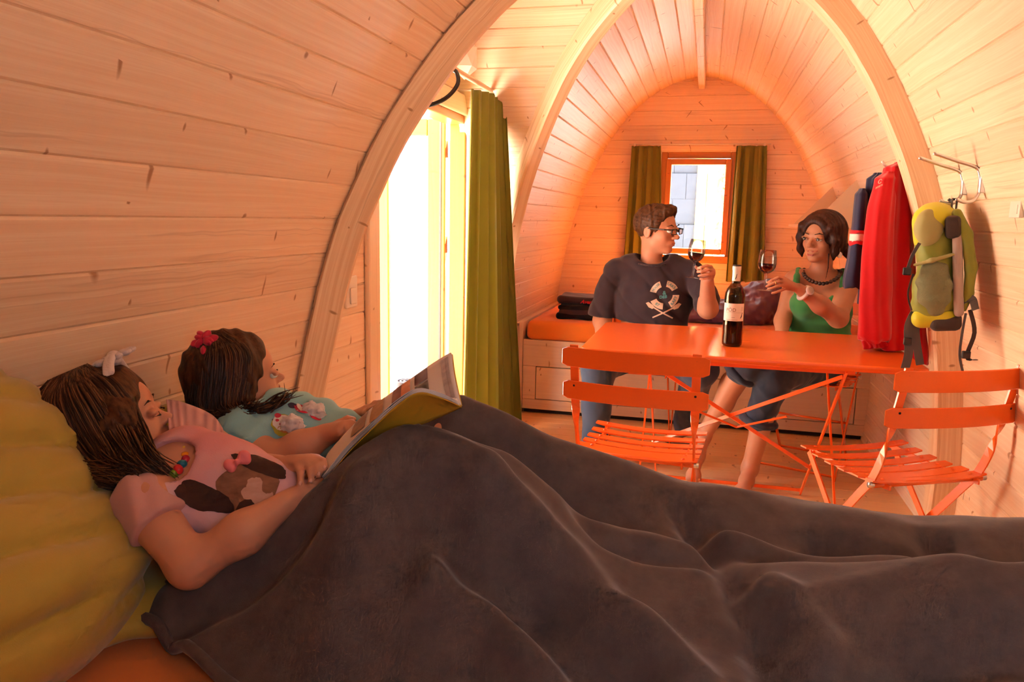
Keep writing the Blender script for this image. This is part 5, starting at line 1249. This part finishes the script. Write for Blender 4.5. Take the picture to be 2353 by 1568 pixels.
Rr=[[(-0.5743,0.9850,0.8028),(-0.5636,0.9950,0.8116),(-0.5603,1.0050,0.8128)],[(-0.5596,0.9780,0.7972),(-0.5465,0.9850,0.8086),(-0.5417,0.9950,0.8126)],[(-0.5487,0.9550,0.8012),(-0.5370,0.9650,0.8111),(-0.5293,0.9720,0.8162)],[(-0.5495,0.9500,0.7975),(-0.5375,0.9580,0.8068),(-0.5304,0.9660,0.8114)],[(-0.5517,0.9450,0.7938),(-0.5414,0.9520,0.8004),(-0.5333,0.9580,0.8059)]]
fingers(B,wN,Rr,.0066,.002)
B.chain([(-.58,.94,.665),(-.40,.98,.845),(-.10,1.06,.66)],[.05,.040,.03]); B.chain([(-.58,1.02,.665),(-.40,1.02,.84),(-.10,1.09,.66)],[.05,.040,.03])
ba=part(B,'body',M['skin_g'],ga,.0038); girl_face(ha,ba,ga,True); nails(ba,ga,L,.0070)
T=SDF(.03).chain(T0,[.074,.082,.082,.078]).cone((-0.7587,0.8900,0.7875),(-0.8135,1.0600,0.8259),.040,.034)
T.disp(fold(.006,26,91)).disp(lambda P:.0035*np.sin(P[:,0]*70+P[:,2]*85+P[:,1]*20)*np.clip((P[:,0]+.70)/.10,0,1))
T.sub((-0.7598,0.9300,0.8275),(.044,.046,.040),None,.004)
ta=part(T,'top',M['pink'],ga,.0045)
for a_,b_,t_ in ((sN,eN,.36),):
    a_,b_=V3(a_),V3(b_); d_=unit(b_-a_); q_=a_+(b_-a_)*t_
    part(SDF(.02).cone(a_-d_*.012,a_+(b_-a_)*(t_+.10),.040,.045).disp(lambda P:.002*np.sin(P[:,0]*120+P[:,1]*150)+.001*smooth_noise(P,60,8)).cut(q_,d_,.004),'sleeve_ruffle',M['ruffle'],ga,.0034,1,ta)
def frill(base,top,mat,name,root,parent,n=60,m=8,amp=.005,fr=9):
    A=catmull(base,n); Bt=catmull(top,n)
    def fn(u,v):
        i=min(int(u*(n-1)+.5),n-1); p=A[i].lerp(Bt[i],v); return p+Vector((.5,-.7,.2))*(amp*v*math.sin(u*fr*6.28))
    o=MB().grid(fn,n,m).build(name,mat,parent,True,recalc=False); sm=o.modifiers.new('s','SOLIDIFY'); sm.thickness=.0016; return loc2(o,root)
frill([(-0.8151,1.0000,0.8574),(-0.7893,1.0100,0.8497),(-0.7496,1.0200,0.8252),(-0.7186,1.0200,0.8043)],[(-0.8658,1.0600,0.8910),(-0.8373,1.0700,0.8849),(-0.7866,1.0800,0.8609),(-0.7454,1.0600,0.8188)],M['ruffle'],'shoulder_frill',ga,ta)
# animal photograph printed on the top, laid on the cloth
bva=bvh_of(ta); camv=Vector((0,0,1.205)); Oa=Vector((-0.5842,0.8000,0.8527)); Da=(Vector((-0.7084,0.9700,0.7778))-camv).normalized(); PX=.00072
def fur(name,a,b): nn=NT(name); ff=nn.noise(nn.mapping(nn.coord(),(60,60,160)),1.0,4); nn.set(nn.mix(ff,a,b),.85); return nn.m
M['fur_d']=fur('print_dark_fur',(.030,.010,.007),(.07,.026,.018)); M['fur_m']=fur('print_tan_fur',(.14,.055,.032),(.36,.17,.10)); M['fur_l']=fur('print_pale_fur',(.40,.20,.15),(.60,.38,.33))
UXa=_r2*PX; UYa=_u2*PX
def blob(cx,cy,rx,ry,ang,n_=18,j=.0,seed=0,rings=6):
    r=random.Random(seed); a0=math.radians(ang); V=[(cx,cy,0)]; p1_,p2_=r.random()*6.28,r.random()*6.28; qs=[1+j*(.6*math.sin(3*2*math.pi*k/n_+p1_)+.4*math.sin(5*2*math.pi*k/n_+p2_))+(.12*j*(r.random()-.5)*4) for k in range(n_)]
    for m in range(1,rings+1):
        for k in range(n_):
            a=2*math.pi*k/n_; q=qs[k]*m/rings; x,y=rx*math.cos(a)*q,ry*math.sin(a)*q; V.append((cx+x*math.cos(a0)-y*math.sin(a0),cy+x*math.sin(a0)+y*math.cos(a0),0))
    F=[(0,1+k,1+(k+1)%n_) for k in range(n_)]+[(1+m*n_+k,1+(m+1)*n_+k,1+(m+1)*n_+(k+1)%n_,1+m*n_+(k+1)%n_) for m in range(rings-1) for k in range(n_)]
    return V,F
def dec_a(cx,cy,rx,ry,ang,mat,off,nm='printed_fur',seed=1,j=.12):
    V,F=blob(cx-500,1130-cy,rx,ry,ang,44,j,seed); decal(bva,V,F,Oa-Da*.0,UXa,UYa,Da,M[mat],nm,ga,ta,off,9)
dec_a(562,1128,62,58,0,'fur_m',.0012,seed=2); dec_a(472,1142,62,26,-20,'fur_d',.0016,seed=3); dec_a(575,1185,36,44,30,'fur_d',.0016,seed=4); dec_a(590,1075,60,18,-20,'fur_d',.0016,seed=5); dec_a(575,1130,22,28,20,'fur_l',.0020,seed=6,j=.3); dec_a(600,1160,16,26,-20,'fur_l',.0020,seed=7,j=.3)
M['bowp']=plain('pink_spotted_bow',(.80,.20,.22),.6)
bo=SDF(.002).chain([(-0.6406,0.9250,0.8467),(-0.6363,0.9350,0.8519)],[.003,.010]).chain([(-0.6406,0.9250,0.8467),(-0.6322,0.9350,0.8470)],[.003,.007]).chain([(-0.6406,0.9250,0.8467),(-0.6496,0.9200,0.8434)],[.003,.009]).chain([(-0.6406,0.9250,0.8467),(-0.6455,0.9180,0.8392)],[.003,.007]).ell((-0.6372,0.9200,0.8486),(.005,.005,.005)); part(bo,'bow',M['bowp'],ga,.002,1,ta)
# hair
H=ha.H; Hs=SDF(.018)
Hs.ell(ha.p(-.12,0,.145),ha.rad(.55,.45,.465),ha.M).ell(ha.p(-.30,0,-.14),ha.rad(.38,.43,.42),ha.M)
Hs.chain([ha.p(.12,.26,.36),ha.p(.20,.385,.10),ha.p(.16,.42,-.20),(-0.7808,0.9050,0.8334),(-0.7626,0.8950,0.8133)],[.10*H,.11*H,.115*H,.075*H,.02*H])
Hs.chain([ha.p(-.02,.30,.34),ha.p(.0,.42,.0),ha.p(.0,.45,-.36),(-0.7928,0.9000,0.8170),(-0.7549,0.9050,0.8040)],[.12*H,.13*H,.13*H,.10*H,.02*H])
Hs.chain([ha.p(-.2,.28,.2),ha.p(-.22,.38,-.2),(-0.8504,0.9100,0.8314),(-0.8118,0.8950,0.8099)],[.13*H,.15*H,.14*H,.06*H])
Hs.chain([ha.p(.20,-.18,.36),ha.p(.24,-.30,.1),ha.p(.18,-.36,-.2)],[.08*H,.08*H,.05*H])
Hs.sub(ha.p(.66,-.05,-.14),ha.rad(.50,.32,.44),ha.M,.02)
Hs.disp(lambda P:.0018*np.sin(((P-ha.c)@ha.f)*260+2.2*smooth_noise(P,22,4)+((P-ha.c)@ha.u)*60)+.0022*smooth_noise(P,55,6))
hr=part(Hs,'hair',M['hair_a'],ga,.0036)
rs=random.Random(4); paths=[]
E1=[V3((-0.7958,0.8900,0.8127)),V3((-0.7602,0.8920,0.8119)),V3((-0.7511,0.9200,0.8167)),V3((-0.8223,0.8950,0.8222))]
for k in range(800):
    ph=math.radians(rs.uniform(42,156)); t=rs.random(); j=lambda s_: rs.gauss(0,s_)
    top=ha.p(-.08+.12*math.cos(ph)+j(.04),.04+.08*rs.random(),.615); a=ha.p(.57*math.cos(ph)-.12,.46*math.sin(ph)+.025,.30+j(.02)); b=ha.p(.58*math.cos(ph)-.09,.585*math.sin(ph)+.03,-.08+j(.03)); fe=(math.degrees(ph)-42)/123
    e=E1[2]*(max(0,.35-fe)/.35)+ (1-max(0,.35-fe)/.35)*(E1[1]*(1-fe)+E1[3]*fe); e=e+np.array([j(.010),j(.006),j(.010)])
    m_2=(b*.45+e*.55)+ha.r*.028
    paths.append([top,ha.p(.40*math.cos(ph)-.11,.32*math.sin(ph)+.03,.515),a,b,m_2,e])
strands('hair_strands',HA,hr,ga,paths,.0015)
hb=empty('headband',tuple(ha.p(.2,0,.4))); tag(hb,'white crochet headband with a flower worn by the girl in pink','headband')
M['crochet']=cloth('white_crochet',(.74,.62,.60),.9,.4,var=.1,weave=300,bumps=.6)
bs=SDF(.002)
for k in range(34):
    a=math.radians(-60+100*k/33)
    for d_ in (-.022,.022): bs.ell(ha.p(.28+d_-.05*abs(math.sin(a)),.45*math.sin(a),.13+.455*math.cos(a)),(.0050,)*3,None)
o=bs.build('band',M['crochet'],hb,.0022,0); loc2(o,hb)
for k in range(11):
    a=2*math.pi*k/11; c=ha.p(.27,-.10,.545)+ (ha.f*math.cos(a)+ha.r*math.sin(a))*.026+ha.u*.004
    o=SDF(.002).ell(c,(.011,.008,.005),np.stack([unit(ha.f*math.cos(a)+ha.r*math.sin(a)),unit(-ha.f*math.sin(a)+ha.r*math.cos(a)),ha.u],1)).build('petal',M['crochet'],hb,.0022,1); loc2(o,hb)
o=SDF(.002).ell(ha.p(.27,-.10,.56),(.012,)*3).build('flower_centre',M['crochet'],hb,.0024,1); loc2(o,hb)
nl=empty('bead_necklace',(-0.7364,0.9200,0.8365)); tag(nl,'necklace of bright coloured wooden beads on the girl in pink','necklace')
for k,(p,c) in enumerate((((-0.8290,1.0000,0.8176),(.03,.02,.02)),((-0.8108,0.9900,0.8246),(.62,.02,.03)),((-0.7929,0.9800,0.8301),(.16,.30,.02)),((-0.7754,0.9700,0.8342),(.08,.015,.06)),((-0.7578,0.9600,0.8417),(.75,.42,.04)),((-0.7466,0.9500,0.8376),(.85,.30,.01)),((-0.7391,0.9400,0.8346),(.60,.02,.05)),((-0.7384,0.9300,0.8317),(.04,.27,.34)),((-0.7369,0.9200,0.8270),(.66,.02,.03)),((-0.7416,0.9150,0.8208),(.17,.28,.02)),((-0.7523,0.9100,0.8146),(.10,.02,.03)),((-0.7653,0.9100,0.8098),(.60,.35,.02)))):
    o=SDF(.002).ell(p,(.0085,.007,.0068),np.array(Matrix.Rotation(k*1.3,3,'Y'))).build('bead',plain('bead_paint_%d'%k,c,.3),nl,.0022,1); loc2(o,nl)
# girl in turquoise ------------------------------------------------------------
gb=person('person',(-.62,1.28,MZ),'girl in a turquoise printed top with a red flower in her hair')
hb_=Head((-.8781,1.285,.8837),(.7152,.6535,.2478),(-.1216,-.2329,.9649),.166,True)
B=SDF(.02); girl_head(hb_,B,(-0.8691,1.2900,0.8109),.034)
T1=[(-0.8419,1.2850,0.7993),(-0.7815,1.2800,0.7838),(-0.7157,1.2800,0.7723),(-0.6512,1.2800,0.7611)]
B.chain(T1,[.055,.060,.060,.060]); B.cone((-0.8317,1.2050,0.8040),(-0.8793,1.3600,0.8141),.032,.032)
sB=(-0.8278,1.1950,0.8029); eB=(-0.7325,1.1650,0.7613); wB=(-0.6491,1.2050,0.8082); B.chain([sB,eB],[.035,.030]); B.chain([eB,(-0.6892,1.1850,0.7856),wB],[.031,.029,.021])
LB=[[(-0.6278,1.2150,0.8279),(-0.6128,1.2200,0.8369),(-0.6007,1.2200,0.8379)],[(-0.6098,1.2000,0.8310),(-0.5986,1.2050,0.8356),(-0.5884,1.2050,0.8332)],[(-0.6091,1.1950,0.8268),(-0.5979,1.2000,0.8297),(-0.5877,1.2000,0.8274)],[(-0.6092,1.1900,0.8225),(-0.5989,1.1950,0.8237),(-0.5905,1.1950,0.8213)],[(-0.6109,1.1850,0.8189),(-0.6025,1.1900,0.8183),(-0.5949,1.1900,0.8150)]]
fingers(B,wB,LB,.0072,.005)
wf2=(-0.6717,1.3700,0.7922); B.chain([(-0.8767,1.3750,0.8061),(-0.8028,1.4000,0.7539),wf2],[.032,.028,.020])
LF=[[(-0.6352,1.3400,0.8165),(-0.6052,1.3000,0.8359),(-0.5806,1.2700,0.8486)],[(-0.6332,1.3500,0.8231),(-0.6034,1.3200,0.8433),(-0.5709,1.2800,0.8588)],[(-0.6333,1.3500,0.8177),(-0.5971,1.3100,0.8410),(-0.5665,1.2700,0.8565)],[(-0.6338,1.3450,0.8127),(-0.6008,1.3100,0.8338),(-0.5718,1.2700,0.8494)],[(-0.6353,1.3400,0.8075),(-0.6082,1.3100,0.8245),(-0.5835,1.2800,0.8392)]]
fingers(B,wf2,LF,.0072,.005)
B.chain([(-.58,1.24,.665),(-.43,1.27,.81),(-.10,1.34,.66)],[.05,.040,.03]); B.chain([(-.58,1.32,.665),(-.43,1.31,.81),(-.10,1.38,.66)],[.05,.040,.03])
bb_=part(B,'body',M['skin_g'],gb,.004); girl_face(hb_,bb_,gb,False)
T=SDF(.03).chain(T1,[.066,.074,.076,.074]).cone((-0.8290,1.2050,0.8017),(-0.8774,1.3600,0.8096),.040,.040).ell((-0.8186,1.1950,0.8020),(.052,.050,.048)).ell((-0.7915,1.1850,0.7882),(.044,.042,.034))
T.disp(fold(.004,28,95)).disp(lambda P:.003*np.sin(P[:,0]*110-P[:,2]*60)*np.clip((P[:,2]-.76)/.03,0,1)); T.sub((-0.8414,1.2600,0.8407),(.045,.045,.035),None,.008)
tb_=part(T,'top',M['turq'],gb,.0045)
cf=SDF(.004); pts=[]
qc=frame(unit(V3(eB)-V3(sB)),(0,-1,.2)); cc=V3((-0.7801,1.1780,0.7789))
for a in np.linspace(0,2*math.pi,28): pts.append(tuple(cc+qc[:,1]*(.036+.003*math.sin(9*a))*math.cos(a)+qc[:,2]*(.036+.003*math.sin(9*a))*math.sin(a)+qc[:,0]*.004*math.sin(7*a)))
part(cf.chain(pts,[.0048]*28),'gathered_cuff',M['turq'],gb,.0028,1,tb_)
bvb=bvh_of(tb_); Ob=Vector((-0.6592,1.1000,0.8480)); Db=(Vector((-0.7671,1.2800,0.7896))-camv).normalized(); PB=.00090
for i,c in enumerate(((.55,.03,.06),(.42,.36,.03),(.80,.72,.66),(.05,.04,.07),(.50,.20,.05))): M['pr%d'%i]=plain('print_colour_%d'%i,c,.8)
def dec_b(cx,cy,rx,ry,ang,mat,off=.0014,seed=1,j=.1):
    V,F=blob(cx-665,985-cy,rx,ry,ang,16,j,seed); decal(bvb,V,F,Ob,_r2*PB,_u2*PB,Db,M[mat],'printed_motif',gb,tb_,off,8)
for a in ((655,978,28,23,0,'pr1'),(648,972,18,16,20,'pr2',.0020),(641,958,7,5,0,'pr0',.0026),(640,968,4,3,0,'pr0',.0026),(648,976,4,3,0,'pr0',.0026),(665,988,26,8,-8,'pr4',.0020),(706,1000,22,13,40,'pr1'),(714,990,9,7,30,'pr0',.0020),(704,1003,6,11,-35,'pr2',.0022),(700,1012,16,6,40,'pr3',.0020),(690,944,17,8,-25,'pr0'),(686,940,4,9,30,'pr2',.0020),(672,937,11,6,-10,'pr3'),(718,960,14,6,-30,'pr0'),(677,1000,4,4,0,'pr0'),(680,1016,4,4,0,'pr0'),(632,968,3,3,0,'pr3')): dec_b(*a)
for c,r in (((-0.7156,1.2050,0.8227),(.022,.014,.018)),((-0.6967,1.2450,0.8366),(.026,.018,.020))):
    part(SDF(.004).ell(c,r).disp(lambda P:.004*smooth_noise(P,260,3)+.003*smooth_noise(P,500,5)),'fluffy_patch',M['fluff'],gb,.0026,0,tb_)
H=hb_.H; Hs=SDF(.018); hd=hb_
Hs.ell(hd.p(-.10,0,.14),hd.rad(.54,.45,.465),hd.M).ell(hd.p(-.28,.02,-.20),hd.rad(.37,.42,.42),hd.M)
Hs.chain([hd.p(.06,.26,.36),hd.p(.0,.39,.12),hd.p(-.08,.43,-.14),hd.p(-.14,.42,-.42),(-0.8269,1.2000,0.8368)],[.11*H,.11*H,.12*H,.11*H,.05*H])
Hs.chain([hd.p(-.2,.34,.1),hd.p(-.30,.40,-.3),(-0.8888,1.2150,0.8347),(-0.8507,1.2000,0.8230)],[.14*H,.17*H,.14*H,.05*H])
Hs.chain([(-0.8540,1.2050,0.8248),(-0.8014,1.2100,0.8348),(-0.7707,1.2350,0.8523),(-0.7558,1.2600,0.8647)],[.05*H,.035*H,.022*H,.008*H])
Hs.chain([hd.p(.18,-.2,.36),hd.p(.22,-.32,.1),hd.p(.12,-.36,-.2)],[.08*H,.08*H,.05*H])
Hs.sub(hd.p(.58,.0,-.16),hd.rad(.52,.46,.46),hd.M,.02)
Hs.disp(lambda P:.0018*np.sin(((P-hd.c)@hd.f)*280+2*smooth_noise(P,22,4)+((P-hd.c)@hd.u)*50)+.002*smooth_noise(P,55,6))
hr=part(Hs,'hair',M['hair_b'],gb,.0038)
paths=[]; EB=[V3((-0.7825,1.2100,0.8531)),V3((-0.8284,1.1950,0.8296)),V3((-0.9115,1.2200,0.8358))]
for k in range(600):
    ph=math.radians(rs.uniform(76,166)); j=lambda s_: rs.gauss(0,s_)
    top=hd.p(-.10+.10*math.cos(ph)+j(.03),.08+.05*rs.random(),.635); a=hd.p(.56*math.cos(ph)+.02,.46*math.sin(ph)+.015,.29+j(.02)); b=hd.p(.50*math.cos(ph)-.17,.57*math.sin(ph)+.03,-.12+j(.03)); fe=(math.degrees(ph)-76)/90
    e=(EB[0]*(1-2*fe)+EB[1]*2*fe if fe<.5 else EB[1]*(2-2*fe)+EB[2]*(2*fe-1))+np.array([j(.010),j(.005),j(.008)])
    paths.append([top,hd.p(.42*math.cos(ph)+.02,.32*math.sin(ph)+.03,.50),a,b,b*.45+e*.55+hd.r*.018,e])
for k in range(22):
    j=lambda s_: rs.gauss(0,s_); paths.append([V3((-0.8268,1.2000,0.8393))+j(.006),V3((-0.7797,1.2050,0.8420))+np.array([j(.006),0,j(.006)]),V3((-0.7613,1.2350,0.8590))+np.array([j(.008),0,j(.006)]),V3((-0.7539,1.2600,0.8674))+np.array([j(.012),0,j(.008)])])
strands('hair_strands',HA[:4],hr,gb,paths,.0015)
hc=empty('hair_flower',tuple(hd.p(-.22,.16,.5))); tag(hc,'red fabric flower clip in the hair of the girl in turquoise','hair clip'); M['rose']=cloth('crimson_petal',(.62,.02,.06),.6,.3)
cF=hd.p(-.26,.16,.575)
for k in range(9):
    a=2*math.pi*k/9; rr=.017 if k%2 else .010; d_=unit(np.array([math.cos(a),.3*math.sin(a),.55*math.sin(a)]))
    o=SDF(.002).ell(cF+d_*rr+np.array([0,0,.004*(k%2==0)]),(.011,.008,.006),frame(d_,(0,0,1))).disp(lambda P:.0016*smooth_noise(P,240,5)).build('petal',M['rose'],hc,.0019,1); loc2(o,hc)
o=MB().tube([tuple(cF+np.array([-.012,0,-.008])),tuple(cF+np.array([.014,0,-.012]))],.002,6).build('clip',M['chrome'],hc,True); loc2(o,hc)
ea=empty('earring',(-0.8026,1.1900,0.8660)); tag(ea,'tiny gold stud in the ear of the girl in turquoise','earring'); o=SDF(.001).ell(hd.p(-.02,.385,-.17),(.0026,)*3).build('stud',plain('gold_stud',(.85,.55,.2),.2,1.0),ea,.001,1); loc2(o,ea)
# rolled mat by the door
rm=empty('rolled_mat',(-1.11,2.74,0)); tag(rm,'grey-blue rolled mat standing by the door behind the book','mat'); M['mat']=cloth('grey_blue_foam',(.26,.30,.38),.8,.2)
sp=[((.012+.0045*t)*math.cos(t*2.0),(.012+.0045*t)*math.sin(t*2.0)) for t in np.linspace(0,9.4,60)]
mb=MB().grid(lambda u,v:(*sp[min(int(u*59+.5),59)],.005+.555*v),60,2); o=mb.build('roll',M['mat'],rm,True,recalc=False); sm=o.modifiers.new('s','SOLIDIFY'); sm.thickness=.008
for z in (.12,.44): MB().tube([(.058*math.cos(a),.058*math.sin(a),z) for a in np.linspace(0,6.28,24)],.004,6,cap=False).build('band',M['black'],rm,True)
